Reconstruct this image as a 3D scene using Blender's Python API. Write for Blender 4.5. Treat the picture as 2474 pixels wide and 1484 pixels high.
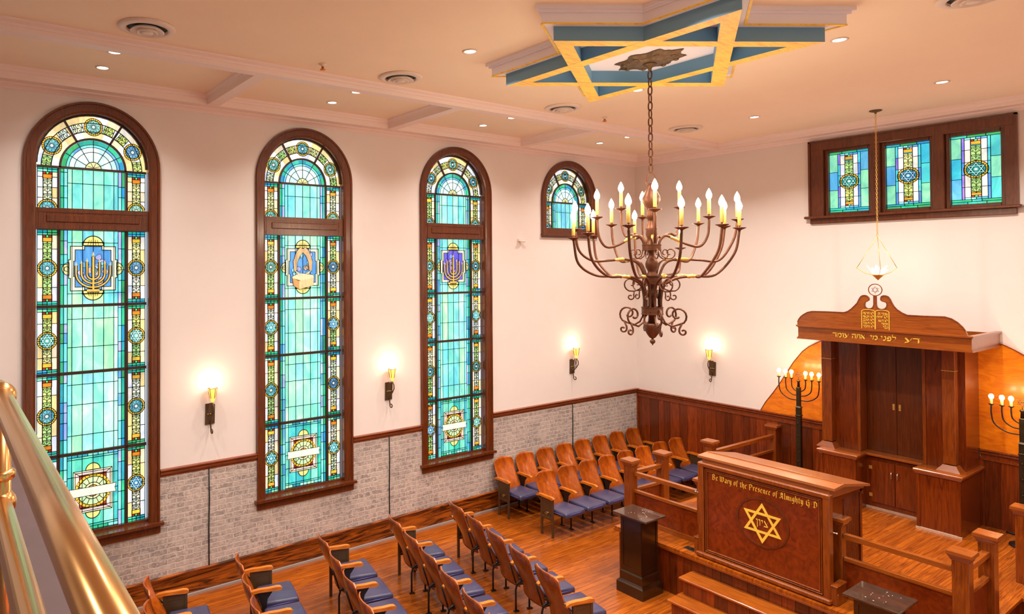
import bpy, bmesh, math, random
from mathutils import Vector, Matrix
PI = math.pi
for o in list(bpy.data.objects): bpy.data.objects.remove(o)
S = bpy.context.scene
COL = S.collection
# ------------------------------------------------------------------ camera
cam = bpy.data.cameras.new('camera'); cam_o = bpy.data.objects.new('camera', cam); COL.objects.link(cam_o)
yaw, pit, rol = math.radians(56.0211), math.radians(0.8049), math.radians(-0.2746)
fw = Vector((-math.sin(yaw)*math.cos(pit), math.cos(yaw)*math.cos(pit), math.sin(pit)))
r0 = Vector((math.cos(yaw), math.sin(yaw), 0)); u0 = r0.cross(fw)
rt = math.cos(rol)*r0 + math.sin(rol)*u0; up = -math.sin(rol)*r0 + math.cos(rol)*u0
M = Matrix(((rt.x, up.x, -fw.x, 8.560), (rt.y, up.y, -fw.y, -11.805), (rt.z, up.z, -fw.z, 4.194), (0, 0, 0, 1)))
cam_o.matrix_world = M
cam.sensor_fit = 'HORIZONTAL'; cam.sensor_width = 36; cam.lens = 23.3185
cam.shift_x = 0.1160; cam.shift_y = -0.0495; cam.clip_start = 0.02; cam.clip_end = 100
S.camera = cam_o
# ------------------------------------------------------------------ world and exposure
W = bpy.data.worlds.new('world'); S.world = W; W.use_nodes = True
W.node_tree.nodes['Background'].inputs[0].default_value = (.75, .87, 1, 1)
W.node_tree.nodes['Background'].inputs[1].default_value = 1.0
S.view_settings.view_transform = 'Standard'; S.view_settings.look = 'None'
S.view_settings.gamma = 1; S.view_settings.use_curve_mapping = False
S.view_settings.exposure = EXPOSURE = 0.22
S.cycles.use_denoising = True
S.cycles.max_bounces = 10; S.cycles.diffuse_bounces = 6; S.cycles.sample_clamp_indirect = 6
S.cycles.caustics_reflective = False; S.cycles.caustics_refractive = False
WARM = (1, .76, .50); WARM2 = (1, .90, .81)
def lamp(kind, loc, energy, color=WARM, size=.1, parent=None, spread=None):
    l = bpy.data.lights.new('lamp_light', kind); l.energy = energy; l.color = color
    if kind == 'AREA':
        l.shape = 'DISK'; l.size = size
        if spread: l.spread = spread
    else: l.shadow_soft_size = size
    o = bpy.data.objects.new('lamp_light', l); COL.objects.link(o)
    if parent is not None:
        o.parent = parent; loc = Vector(loc) - wloc(parent)
    o.location = loc
    return o
def wloc(o):
    v = Vector((0, 0, 0))
    while o is not None: v = v + o.location; o = o.parent
    return v
# recessed downlights of the ceiling and its coffers: (x, y, z, watt)
DOWN = [(3.44, y, 6.37, 58) for y in (-1.9, -4.67, -7.4, -10.2)] + [(5.67, y, 6.37, 58) for y in (-1.9, -4.62, -7.4, -10.2)]
DOWN += [(7.72, y, 6.40, 36) for y in (-1.9, -4.7, -7.5, -10.3)] + [(4.5, -13.6, 6.37, 60), (1.6, -13.6, 6.37, 50), (7.4, -13.6, 6.37, 50)]  # balcony ones are unseen, added to brighten the room from behind
DOWN += [(1.36, y, 6.40, 34) for y in (-2.05, -4.8, -7.5, -10.38)] + [(.72, y, 6.40, 5) for y in (-2.0, -4.8, -7.5, -10.38)]
# ------------------------------------------------------------------ materials
def nodes(name):
    m = bpy.data.materials.new(name); m.use_nodes = True
    nt = m.node_tree; b = nt.nodes['Principled BSDF']
    return m, nt, b
def N(nt, t, **kw):
    n = nt.nodes.new(t)
    for k, v in kw.items():
        if k in n.inputs: n.inputs[k].default_value = v
        else: setattr(n, k, v)
    return n
def c4(c): return (c[0], c[1], c[2], 1)
def plain(name, col, rough=.6, metal=0, coat=0, emit=None, es=0, noise=0, nscale=8, bump=0):
    m, nt, b = nodes(name)
    b.inputs['Base Color'].default_value = c4(col); b.inputs['Roughness'].default_value = rough
    b.inputs['Metallic'].default_value = metal; b.inputs['Coat Weight'].default_value = coat
    if emit: b.inputs['Emission Color'].default_value = c4(emit); b.inputs['Emission Strength'].default_value = es
    if noise or bump:
        tc = N(nt, 'ShaderNodeTexCoord'); n = N(nt, 'ShaderNodeTexNoise', Scale=nscale, Detail=5)
        nt.links.new(tc.outputs['Object'], n.inputs['Vector'])
        if noise:
            mx = N(nt, 'ShaderNodeMixRGB', blend_type='MIX'); mx.inputs[1].default_value = c4([c*(1-noise) for c in col]); mx.inputs[2].default_value = c4([min(1, c*(1+noise)) for c in col])
            nt.links.new(n.outputs[0], mx.inputs[0]); nt.links.new(mx.outputs[0], b.inputs['Base Color'])
        if bump:
            bp = N(nt, 'ShaderNodeBump', Strength=bump, Distance=.01); nt.links.new(n.outputs[0], bp.inputs['Height']); nt.links.new(bp.outputs[0], b.inputs['Normal'])
    return m
def woodtone(c): return (min(1, c[0]*1.05), c[1]*.86, c[2]*.42)
def wood(name, dark, light, sc=(30, 30, 2), rough=.35, coat=.3, island=0, objrand=0, contrast=(.3, .7), dist=2.0):
    dark = woodtone(dark); light = woodtone(light)
    m, nt, b = nodes(name); L = nt.links.new
    tc = N(nt, 'ShaderNodeTexCoord'); mp = N(nt, 'ShaderNodeMapping'); mp.inputs['Scale'].default_value = sc
    L(tc.outputs['Object'], mp.inputs['Vector'])
    n = N(nt, 'ShaderNodeTexNoise', Scale=1.0, Detail=6, Roughness=.6, Distortion=dist); L(mp.outputs[0], n.inputs['Vector'])
    cr = N(nt, 'ShaderNodeValToRGB'); cr.color_ramp.elements[0].position = contrast[0]; cr.color_ramp.elements[1].position = contrast[1]
    cr.color_ramp.elements[0].color = c4(dark); cr.color_ramp.elements[1].color = c4(light)
    L(n.outputs[0], cr.inputs[0]); out = cr.outputs[0]
    if island or objrand:
        src = N(nt, 'ShaderNodeNewGeometry').outputs['Random Per Island'] if island else N(nt, 'ShaderNodeObjectInfo').outputs['Random']
        k = island or objrand
        mr = N(nt, 'ShaderNodeMapRange'); mr.inputs['To Min'].default_value = 1-k; mr.inputs['To Max'].default_value = 1+k*.8
        L(src, mr.inputs['Value'])
        hs = N(nt, 'ShaderNodeHueSaturation'); L(mr.outputs[0], hs.inputs['Value']); L(out, hs.inputs['Color']); out = hs.outputs[0]
    L(out, b.inputs['Base Color']); b.inputs['Roughness'].default_value = rough
    b.inputs['Coat Weight'].default_value = coat; b.inputs['Coat Roughness'].default_value = .15
    bp = N(nt, 'ShaderNodeBump', Strength=.08, Distance=.01); L(n.outputs[0], bp.inputs['Height']); L(bp.outputs[0], b.inputs['Normal'])
    return m
def floorboards(name, c1, c2, c3):
    c1, c2, c3 = woodtone(c1), woodtone(c2), woodtone(c3)
    m, nt, b = nodes(name); L = nt.links.new
    tc = N(nt, 'ShaderNodeTexCoord'); sp = N(nt, 'ShaderNodeSeparateXYZ'); cb = N(nt, 'ShaderNodeCombineXYZ')
    L(tc.outputs['Object'], sp.inputs[0]); L(sp.outputs[1], cb.inputs[0]); L(sp.outputs[0], cb.inputs[1])
    br = N(nt, 'ShaderNodeTexBrick', Scale=1.0); br.offset = .37
    br.inputs['Brick Width'].default_value = 1.3; br.inputs['Row Height'].default_value = .062; br.inputs['Mortar Size'].default_value = .0018
    br.inputs['Color1'].default_value = c4(c1); br.inputs['Color2'].default_value = c4(c2); br.inputs['Mortar'].default_value = (.03, .010, .003, 1)
    L(cb.outputs[0], br.inputs['Vector'])
    mp = N(nt, 'ShaderNodeMapping'); mp.inputs['Scale'].default_value = (22, 1.6, 1); L(tc.outputs['Object'], mp.inputs['Vector'])
    n = N(nt, 'ShaderNodeTexNoise', Scale=1.0, Detail=7, Roughness=.65, Distortion=1.5); L(mp.outputs[0], n.inputs['Vector'])
    n2 = N(nt, 'ShaderNodeTexNoise', Scale=.9, Detail=3); L(tc.outputs['Object'], n2.inputs['Vector'])
    cr = N(nt, 'ShaderNodeValToRGB'); cr.color_ramp.elements[0].position = .35; cr.color_ramp.elements[1].position = .62; L(n.outputs[0], cr.inputs[0])
    mx = N(nt, 'ShaderNodeMixRGB', blend_type='MIX'); L(cr.outputs[0], mx.inputs[0]); mx.inputs[1].default_value = c4(c3); L(br.outputs[0], mx.inputs[2])
    m2 = N(nt, 'ShaderNodeMixRGB', blend_type='MIX'); cr2 = N(nt, 'ShaderNodeValToRGB'); cr2.color_ramp.elements[0].position = .4; cr2.color_ramp.elements[1].position = .75
    L(n2.outputs[0], cr2.inputs[0]); ml = N(nt, 'ShaderNodeMath', operation='MULTIPLY'); ml.inputs[1].default_value = .55; L(cr2.outputs[0], ml.inputs[0])
    L(ml.outputs[0], m2.inputs[0]); L(mx.outputs[0], m2.inputs[1]); m2.inputs[2].default_value = c4(c3)
    L(m2.outputs[0], b.inputs['Base Color']); b.inputs['Roughness'].default_value = .28; b.inputs['Coat Weight'].default_value = .35; b.inputs['Coat Roughness'].default_value = .12
    return m
def brickmat():
    m, nt, b = nodes('whitewashed_brick'); L = nt.links.new
    tc = N(nt, 'ShaderNodeTexCoord'); sp = N(nt, 'ShaderNodeSeparateXYZ'); cb = N(nt, 'ShaderNodeCombineXYZ')
    L(tc.outputs['Object'], sp.inputs[0]); L(sp.outputs[1], cb.inputs[0]); L(sp.outputs[2], cb.inputs[1])
    nz = N(nt, 'ShaderNodeTexNoise', Scale=11.0, Detail=4); L(tc.outputs['Object'], nz.inputs['Vector'])
    va = N(nt, 'ShaderNodeVectorMath', operation='MULTIPLY_ADD'); L(nz.outputs['Color'], va.inputs[0]); va.inputs[1].default_value = (.055, .04, 0); L(cb.outputs[0], va.inputs[2])
    br = N(nt, 'ShaderNodeTexBrick', Scale=1.0)
    br.inputs['Brick Width'].default_value = .215; br.inputs['Row Height'].default_value = .068; br.inputs['Mortar Size'].default_value = .007; br.inputs['Mortar Smooth'].default_value = .3
    br.inputs['Color1'].default_value = (.30, .26, .25, 1); br.inputs['Color2'].default_value = (.50, .43, .40, 1); br.inputs['Mortar'].default_value = (.72, .62, .56, 1)
    L(va.outputs[0], br.inputs['Vector'])
    n3 = N(nt, 'ShaderNodeTexNoise', Scale=19.0, Detail=8, Roughness=.75); L(tc.outputs['Object'], n3.inputs['Vector'])
    cr = N(nt, 'ShaderNodeValToRGB'); cr.color_ramp.elements[0].position = .44; cr.color_ramp.elements[1].position = .60; L(n3.outputs[0], cr.inputs[0])
    mx = N(nt, 'ShaderNodeMixRGB', blend_type='MIX'); L(cr.outputs[0], mx.inputs[0]); L(br.outputs[0], mx.inputs[1]); mx.inputs[2].default_value = (.66, .57, .52, 1)
    n4 = N(nt, 'ShaderNodeTexNoise', Scale=1.8, Detail=3); L(tc.outputs['Object'], n4.inputs['Vector'])
    m4 = N(nt, 'ShaderNodeMixRGB', blend_type='MULTIPLY'); m4.inputs[0].default_value = .45; L(mx.outputs[0], m4.inputs[1])
    c5 = N(nt, 'ShaderNodeValToRGB'); c5.color_ramp.elements[0].color = (.62, .58, .58, 1); c5.color_ramp.elements[1].color = (1.0, .92, .86, 1); c5.color_ramp.elements[0].position = .35; c5.color_ramp.elements[1].position = .65
    L(n4.outputs[0], c5.inputs[0]); L(c5.outputs[0], m4.inputs[2]); L(m4.outputs[0], b.inputs['Base Color']); b.inputs['Roughness'].default_value = .85
    ad = N(nt, 'ShaderNodeMath', operation='MULTIPLY_ADD'); L(br.outputs['Fac'], ad.inputs[0]); ad.inputs[1].default_value = -.8; L(n3.outputs[0], ad.inputs[2])
    bp = N(nt, 'ShaderNodeBump', Strength=.7, Distance=.012); L(ad.outputs[0], bp.inputs['Height']); L(bp.outputs[0], b.inputs['Normal'])
    return m
def glassmat(strength):
    m, nt, b = nodes('stained_glass'); L = nt.links.new
    at = N(nt, 'ShaderNodeVertexColor', layer_name='Col'); tc = N(nt, 'ShaderNodeTexCoord')
    mp = N(nt, 'ShaderNodeMapping'); mp.inputs['Scale'].default_value = (3, 5, 2.2); L(tc.outputs['Object'], mp.inputs[0])
    n = N(nt, 'ShaderNodeTexNoise', Scale=1.0, Detail=6, Roughness=.6, Distortion=1.2); L(mp.outputs[0], n.inputs['Vector'])
    cr = N(nt, 'ShaderNodeValToRGB'); e = cr.color_ramp.elements; e[0].position = .3; e[0].color = (.40, .62, .85, 1); e[1].position = .70; e[1].color = (1.9, 1.5, 1.25, 1)
    k = e.new(.5); k.color = (.92, 1.0, .95, 1); L(n.outputs[0], cr.inputs[0])
    mx = N(nt, 'ShaderNodeMixRGB', blend_type='MULTIPLY'); mx.inputs[0].default_value = .8; L(at.outputs[0], mx.inputs[1]); L(cr.outputs[0], mx.inputs[2])
    L(mx.outputs[0], b.inputs['Base Color']); L(mx.outputs[0], b.inputs['Emission Color']); b.inputs['Emission Strength'].default_value = strength
    b.inputs['Roughness'].default_value = .25
    mu = N(nt, 'ShaderNodeMixRGB', blend_type='MULTIPLY'); mu.inputs[0].default_value = 1; L(mx.outputs[0], mu.inputs[1]); mu.inputs[2].default_value = (.25, .25, .25, 1); L(mu.outputs[0], b.inputs['Base Color'])
    return m
MT = {}
MT['wall'] = plain('wall_plaster', (.80, .735, .705), .75, noise=.03, nscale=3, bump=.05)
MT['ceil'] = plain('ceiling_paint', (.96, .80, .62), .8, noise=.03, nscale=2)
MT['trim'] = plain('trim_paint', (.90, .77, .74), .5)
MT['lav'] = plain('lavender_paint', (.92, .90, 1.0), .55)
MT['blue'] = plain('blue_paint', (.17, .36, .54), .5)
MT['gold'] = wood('gold_leaf_board', (.85, .52, .03), (1.0, .80, .08), (14, 3, 3), .4, .2, contrast=(.35, .55))
MT['casing'] = wood('dark_window_wood', (.06, .013, .004), (.16, .042, .012), (25, 25, 2.5), .32, .4)
MT['rail'] = wood('chair_rail_wood', (.10, .018, .004), (.28, .066, .013), (20, 2, 20), .35, .3)
MT['base'] = wood('grained_baseboard_wood', (.035, .007, .0016), (.34, .10, .015), (8, .9, 10), .3, .4, contrast=(.40, .60), dist=3.0)
MT['wains'] = wood('wainscot_boards', (.085, .014, .003), (.25, .052, .010), (25, 25, 1.6), .3, .4, island=.5)
MT['floor'] = floorboards('oak_floorboards', (.40, .115, .014), (.54, .17, .024), (.17, .038, .005))
MT['oak'] = wood('stained_oak', (.13, .028, .005), (.30, .085, .016), (30, 30, 2.5), .28, .4)
MT['oakx'] = wood('stained_oak_rail', (.20, .052, .011), (.35, .112, .025), (2.5, 30, 30), .26, .4)
MT['oaky'] = wood('stained_oak_rail_deep', (.20, .052, .011), (.35, .112, .025), (30, 2.5, 30), .26, .4)
MT['deskwood'] = wood('pink_glare_desk_top_wood', (.30, .11, .06), (.40, .17, .11), (1.5, 22, 22), .3, .6)  # pinkish tone holds the top's reflected glare in the wood colour
MT['mahog'] = wood('mahogany_panel', (.10, .014, .0025), (.26, .048, .007), (9, 9, 7), .3, .4, contrast=(.3, .75))
MT['mahogz'] = wood('mahogany_board', (.075, .012, .0022), (.21, .044, .007), (18, 18, 1.6), .26, .5)
MT['door'] = wood('ark_door_wood', (.06, .013, .003), (.14, .036, .007), (22, 22, 1.5), .33, .35)
MT['orange'] = wood('orange_arch_panel', (.58, .15, .008), (.85, .32, .02), (3, 3, 9), .3, .5)
MT['step'] = wood('stair_tread_wood', (.22, .055, .009), (.46, .15, .025), (2.0, 24, 24), .3, .35)
MT['black'] = wood('black_stained_wood', (.012, .005, .004), (.035, .014, .010), (20, 20, 3), .22, .5)
MT['blacktop'] = plain('worn_black_top', (.06, .030, .020), .16, coat=.6, noise=.5, nscale=14)
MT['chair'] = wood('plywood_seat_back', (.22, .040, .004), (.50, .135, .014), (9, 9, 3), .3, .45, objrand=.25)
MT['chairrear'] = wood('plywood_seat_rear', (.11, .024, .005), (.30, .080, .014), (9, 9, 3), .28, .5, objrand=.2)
MT['arm'] = wood('armrest_wood', (.42, .12, .014), (.70, .26, .045), (30, 4, 30), .3, .4)
MT['vinyl'] = plain('purple_vinyl', (.050, .047, .105), .38, coat=.15, noise=.25, nscale=5)
MT['welt'] = plain('blue_vinyl_edge', (.06, .07, .30), .35, coat=.3)
MT['iron'] = plain('dark_iron', (.018, .012, .012), .4, .3)
MT['bronze'] = plain('bronze_painted_panel', (.105, .060, .028), .35, .45, noise=.2)
MT['rust'] = plain('wrought_copper_iron', (.15, .050, .022), .42, .45, noise=.4, nscale=22, bump=.1)
MT['rustgold'] = plain('gilt_knot', (.85, .55, .14), .35, .7)
MT['canopy'] = plain('antique_bronze_canopy', (.16, .10, .05), .45, .7, noise=.5, nscale=30, bump=.6)
MT['candle'] = plain('glowing_candle_sleeve', (.95, .62, .16), .5, emit=(1, .55, .10), es=.35)  # weak emission puts the bulb's glow into the sleeve colour
MT['bulb'] = plain('lit_bulb', (1, .9, .7), .3, emit=(1, .84, .60), es=100)
MT['bulb2'] = plain('lit_small_bulb', (1, .9, .7), .3, emit=(1, .74, .42), es=26)
MT['bulb3'] = plain('lit_sconce_bulb', (1, .9, .7), .3, emit=(1, .74, .42), es=14)
MT['down'] = plain('downlight_lens', (1, .9, .8), .3, emit=(1, .88, .70), es=14)
MT['white'] = plain('white_enamel', (.80, .68, .60), .4)
MT['brass'] = plain('polished_brass', (.80, .46, .17), .24, 1.0, noise=.06, nscale=3)
MT['goldpaint'] = plain('gold_lettering', (.95, .62, .07), .45, 0)
MT['steel'] = plain('bright_steel', (.8, .76, .70), .25, 1)
MT['lead'] = plain('lead_came', (.018, .014, .012), .5, .3)
MT['bar'] = plain('iron_glazing_bar', (.045, .022, .014), .45, .2)
MT['glass'] = glassmat(1.03)
MT['carpet'] = plain('purple_brown_carpet', (.05, .024, .027), .9, noise=.5, nscale=14)
MT['cord'] = plain('black_cord', (.01, .01, .01), .6)
MT['plate'] = plain('dark_floor_plate', (.035, .03, .028), .4, .5)
MT['crystal'] = plain('crystal_petal', (1, .95, .85), .08, emit=(1, .92, .75), es=3.0)
MT['shade'] = plain('amber_glass_shade', (1, .55, .16), .2, emit=(1, .42, .06), es=1.5)
MT['brick'] = brickmat()
MT['copper'] = plain('copper_sprinkler', (.75, .22, .05), .3, .8)
# ------------------------------------------------------------------ mesh builder
class MB:
    def __init__(s): s.v = []; s.f = []; s.m = []; s.sm = []; s.c = []
    def add(s, vs, fs, mi=0, sm=False, col=None):
        n = len(s.v); s.v += [tuple(v) for v in vs]
        for f in fs: s.f.append([n+i for i in f]); s.m.append(mi); s.sm.append(sm); s.c.append(col)
        return s
    def box(s, x0, x1, y0, y1, z0, z1, mi=0):
        if x0 > x1: x0, x1 = x1, x0
        if y0 > y1: y0, y1 = y1, y0
        if z0 > z1: z0, z1 = z1, z0
        return s.add([(x0,y0,z0),(x1,y0,z0),(x1,y1,z0),(x0,y1,z0),(x0,y0,z1),(x1,y0,z1),(x1,y1,z1),(x0,y1,z1)],
                     [(0,3,2,1),(4,5,6,7),(0,1,5,4),(1,2,6,5),(2,3,7,6),(3,0,4,7)], mi)
    def bbox(s, x0, x1, y0, y1, z0, z1, b=.006, mi=0):   # box with chamfered edges
        if x0 > x1: x0, x1 = x1, x0
        if y0 > y1: y0, y1 = y1, y0
        if z0 > z1: z0, z1 = z1, z0
        b = min(b, (x1-x0)*.45, (y1-y0)*.45, (z1-z0)*.45)
        bm = bmesh.new(); bmesh.ops.create_cube(bm, size=1)
        for v in bm.verts: v.co = Vector(((x0+x1)/2+v.co.x*(x1-x0), (y0+y1)/2+v.co.y*(y1-y0), (z0+z1)/2+v.co.z*(z1-z0)))
        bmesh.ops.bevel(bm, geom=bm.edges[:], offset=b, segments=1, affect='EDGES', profile=.5)
        bm.verts.index_update(); s.add([v.co[:] for v in bm.verts], [[v.index for v in f.verts] for f in bm.faces], mi); bm.free(); return s
    def frustum(s, cx, cy, z0, z1, a0, b0, a1, b1, mi=0):
        return s.add([(cx-a0,cy-b0,z0),(cx+a0,cy-b0,z0),(cx+a0,cy+b0,z0),(cx-a0,cy+b0,z0),(cx-a1,cy-b1,z1),(cx+a1,cy-b1,z1),(cx+a1,cy+b1,z1),(cx-a1,cy+b1,z1)],
                     [(0,3,2,1),(4,5,6,7),(0,1,5,4),(1,2,6,5),(2,3,7,6),(3,0,4,7)], mi)
    def prism(s, pts, f0, f1, mi=0, mside=None):   # pts 2D; f0/f1 map 2D -> 3D for the two caps
        n = len(pts); vs = [f0(*p) for p in pts]+[f1(*p) for p in pts]
        s.add(vs, [list(range(n))[::-1], list(range(n, 2*n))], mi)
        k = len(s.v)-2*n
        for i in range(n):
            j = (i+1) % n; s.f.append([k+i, k+j, k+n+j, k+n+i]); s.m.append(mi if mside is None else mside); s.sm.append(False); s.c.append(None)
        return s
    def tube(s, pts, r, n=8, closed=False, mi=0, flat=1.0):
        pts = [Vector(p) for p in pts]; N_ = len(pts); rs = r if isinstance(r, (list, tuple)) else [r]*N_
        tang = []
        for i in range(N_):
            a = pts[i-1] if (i > 0 or closed) else pts[i]; b = pts[(i+1) % N_] if (i < N_-1 or closed) else pts[i]
            t = b-a; tang.append(t.normalized() if t.length > 1e-9 else Vector((0, 0, 1)))
        ref = Vector((0, 0, 1)) if abs(tang[0].z) < .9 else Vector((1, 0, 0))
        u = tang[0].cross(ref).normalized(); vs = []
        for i in range(N_):
            t = tang[i]; u = (u - t*u.dot(t)); u = u.normalized() if u.length > 1e-6 else t.orthogonal().normalized(); w = t.cross(u)
            for k in range(n):
                a = 2*PI*k/n; vs.append(pts[i] + rs[i]*(math.cos(a)*u + flat*math.sin(a)*w))
        fs = []
        for i in range(N_ if closed else N_-1):
            j = (i+1) % N_
            for k in range(n): l = (k+1) % n; fs.append((i*n+k, i*n+l, j*n+l, j*n+k))
        if not closed: fs += [list(range(n))[::-1], [(N_-1)*n+k for k in range(n)]]
        return s.add(vs, fs, mi, True)
    def lathe(s, prof, c=(0, 0, 0), n=20, mi=0, sm=True):
        vs = []; fs = []
        for r, z in prof:
            for k in range(n): a = 2*PI*k/n; vs.append((c[0]+r*math.cos(a), c[1]+r*math.sin(a), c[2]+z))
        for i in range(len(prof)-1):
            for k in range(n): l = (k+1) % n; fs.append((i*n+k, i*n+l, (i+1)*n+l, (i+1)*n+k))
        fs += [list(range(n))[::-1], [(len(prof)-1)*n+k for k in range(n)]]
        return s.add(vs, fs, mi, sm)
    def ball(s, c, r, n=10, sz=1.0, mi=0):
        return s.lathe([(max(.0005, r*math.sin(PI*i/n)), -r*sz*math.cos(PI*i/n)) for i in range(n+1)], c, n+2, mi)
    def torus(s, c, R, r, axis='z', n=20, k=8, mi=0, sx=1.0):
        ps = []
        for i in range(n):
            a = 2*PI*i/n; p = (R*sx*math.cos(a), R*math.sin(a))
            ps.append((c[0]+p[0], c[1]+p[1], c[2]) if axis == 'z' else ((c[0]+p[0], c[1], c[2]+p[1]) if axis == 'y' else (c[0], c[1]+p[0], c[2]+p[1])))
        return s.tube(ps, r, k, True, mi)
    def sweep(s, path, prof, mi=0):   # profile (d, z) swept along a horizontal path of (x, y); d to the left of travel
        P = [Vector((p[0], p[1])) for p in path]; n = len(prof); vs = []
        for i, p in enumerate(P):
            a = (P[i]-P[i-1]).normalized() if i > 0 else (P[1]-P[0]).normalized(); b = (P[i+1]-P[i]).normalized() if i < len(P)-1 else a
            na = Vector((-a.y, a.x)); nb = Vector((-b.y, b.x)); m = (na+nb); m = m/max(.2, m.dot(na))
            for d, z in prof: vs.append((p.x+m.x*d, p.y+m.y*d, z))
        fs = []
        for i in range(len(P)-1):
            for k in range(n): l = (k+1) % n; fs.append((i*n+k, (i+1)*n+k, (i+1)*n+l, i*n+l))
        fs += [list(range(n)), [(len(P)-1)*n+k for k in range(n)][::-1]]
        return s.add(vs, fs, mi)
    def ribbon(s, pts, w, f, closed=False, mi=0, col=None, h=None, lay=0):   # flat ribbon in 2D mapped by f(a, b, layer)
        P = [Vector(p) for p in pts]; n = len(P); L_, R_ = [], []
        for i in range(n):
            a = P[i-1] if (i > 0 or closed) else P[i]; b = P[(i+1) % n] if (i < n-1 or closed) else P[i]
            ta = (P[i]-a); tb = (b-P[i])
            if ta.length < 1e-9: ta = tb
            if tb.length < 1e-9: tb = ta
            ta = ta.normalized(); tb = tb.normalized(); na = Vector((-ta.y, ta.x)); nb = Vector((-tb.y, tb.x)); m = na+nb
            m = m/max(.5, m.dot(na)) if m.length > 1e-6 else na
            L_.append(P[i]+m*w/2); R_.append(P[i]-m*w/2)
        rng = range(n if closed else n-1)
        if h is None:
            vs = [f(p.x, p.y, lay) for p in L_]+[f(p.x, p.y, lay) for p in R_]
            return s.add(vs, [(i, n+i, n+(i+1) % n, (i+1) % n) for i in rng], mi, False, col)
        vs = [f(p.x, p.y, lay+h) for p in L_]+[f(p.x, p.y, lay+h) for p in R_]+[f(p.x, p.y, lay) for p in L_]+[f(p.x, p.y, lay) for p in R_]
        fs = []
        for i in rng:
            j = (i+1) % n; fs += [(i, n+i, n+j, j), (i, j, 2*n+j, 2*n+i), (n+i, 3*n+i, 3*n+j, n+j)]
        return s.add(vs, fs, mi, False, col)
    def build(s, name, mat, parent=None, fix=True):
        off = wloc(parent) if parent is not None else Vector((0, 0, 0))
        me = bpy.data.meshes.new(name); me.from_pydata([tuple(Vector(v)-off) for v in s.v], [], s.f)
        for m in (mat if isinstance(mat, (list, tuple)) else [mat]): me.materials.append(m)
        me.polygons.foreach_set('material_index', s.m); me.polygons.foreach_set('use_smooth', s.sm)
        if any(c is not None for c in s.c):
            ca = me.color_attributes.new('Col', 'FLOAT_COLOR', 'CORNER')
            for p in me.polygons:
                c = s.c[p.index] or (1, 1, 1)
                for li in p.loop_indices: ca.data[li].color = (c[0], c[1], c[2], 1)
        elif fix:
            bm = bmesh.new(); bm.from_mesh(me); bmesh.ops.recalc_face_normals(bm, faces=bm.faces); bm.to_mesh(me); bm.free()
        me.update()
        o = bpy.data.objects.new(name, me); COL.objects.link(o)
        if parent is not None: o.parent = parent
        return o
def thing(name, label, cat, loc=(0, 0, 0), group=None):
    o = bpy.data.objects.new(name, None); COL.objects.link(o); o.location = loc; o.empty_display_size = .1
    o['label'] = label; o['category'] = cat
    if group: o['group'] = group
    return o
def struct(name, mb, mat, label=None, loc=None):
    if loc is not None:
        mb.v = [tuple(Vector(v)-Vector(loc)) for v in mb.v]
    o = mb.build(name, mat) if mb else None
    if loc is not None: o.location = loc
    o['kind'] = 'structure'
    if label: o['label'] = label
    return o
def tag(o, label, cat, group=None):
    o['label'] = label; o['category'] = cat
    if group: o['group'] = group
    return o
def copy_tree(o, parent=None):
    c = o.copy(); COL.objects.link(c); c.parent = parent
    for ch in list(o.children): copy_tree(ch, c)
    return c
def spline(P, m=8):
    P = [Vector(p) for p in P]; out = []
    Q = [P[0]*2-P[1]]+P+[P[-1]*2-P[-2]]
    for i in range(1, len(Q)-2):
        a, b, c, d = Q[i-1:i+3]
        for k in range(m):
            t = k/m; out.append(.5*((2*b)+(c-a)*t+(2*a-5*b+4*c-d)*t*t+(3*b-a-3*c+d)*t**3))
    out.append(P[-1]); return out
ROOM_X, BACK_Y, CEIL = 9.04, -16.2, 6.37
# ================================================================== room shell
WY = [-10.335, -7.545, -4.765, -2.005]      # window axes on the left wall
SPR, HW, ZS = 5.41, .62, 1.02               # springing, half opening, sill
def wall_with_windows(f):   # f(y, z) -> point on the wall; panels around arched openings
    b = MB(); ys = BACK_Y; top = 6.45
    def q(a0, a1, z0, z1): b.add([f(a0, z0), f(a1, z0), f(a1, z1), f(a0, z1)], [(0, 1, 2, 3)])
    for i, c in enumerate(WY):
        q(ys, c-HW, 0, top); zb = ZS if i < 3 else 4.74
        q(c-HW, c+HW, 0, zb)
        n = 24
        for k in range(n):
            a0 = PI-PI*k/n; a1 = PI-PI*(k+1)/n
            p0 = (c+HW*math.cos(a0), SPR+HW*math.sin(a0)); p1 = (c+HW*math.cos(a1), SPR+HW*math.sin(a1))
            b.add([f(*p0), f(*p1), f(p1[0], top), f(p0[0], top)], [(0, 1, 2, 3)])
        ys = c+HW
    q(ys, 0, 0, top); return b
struct('wall_left', wall_with_windows(lambda y, z: (0, y, z)), MT['wall'], 'cream plaster wall with four arched stained glass windows')
struct('wall_right', wall_with_windows(lambda y, z: (ROOM_X, y, z)), MT['wall'], 'cream plaster side wall')
b = MB(); b.add([(0, BACK_Y, 0), (ROOM_X, BACK_Y, 0), (ROOM_X, BACK_Y, 6.45), (0, BACK_Y, 6.45)], [(0, 1, 2, 3)])
struct('wall_back', b, MT['wall'], 'cream plaster wall behind the balcony')
FX0, FX1, FZ0, FZ1 = 3.46, 5.80, 4.97, 6.06    # opening of the triple window
b = MB()
for x0, x1, z0, z1 in [(0, FX0, 0, 6.45), (FX1, ROOM_X, 0, 6.45), (FX0, FX1, 0, FZ0), (FX0, FX1, FZ1, 6.45)]:
    b.add([(x0, 0, z0), (x1, 0, z0), (x1, 0, z1), (x0, 0, z1)], [(0, 1, 2, 3)])
struct('wall_front', b, MT['wall'], 'cream plaster end wall behind the wooden ark')
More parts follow.
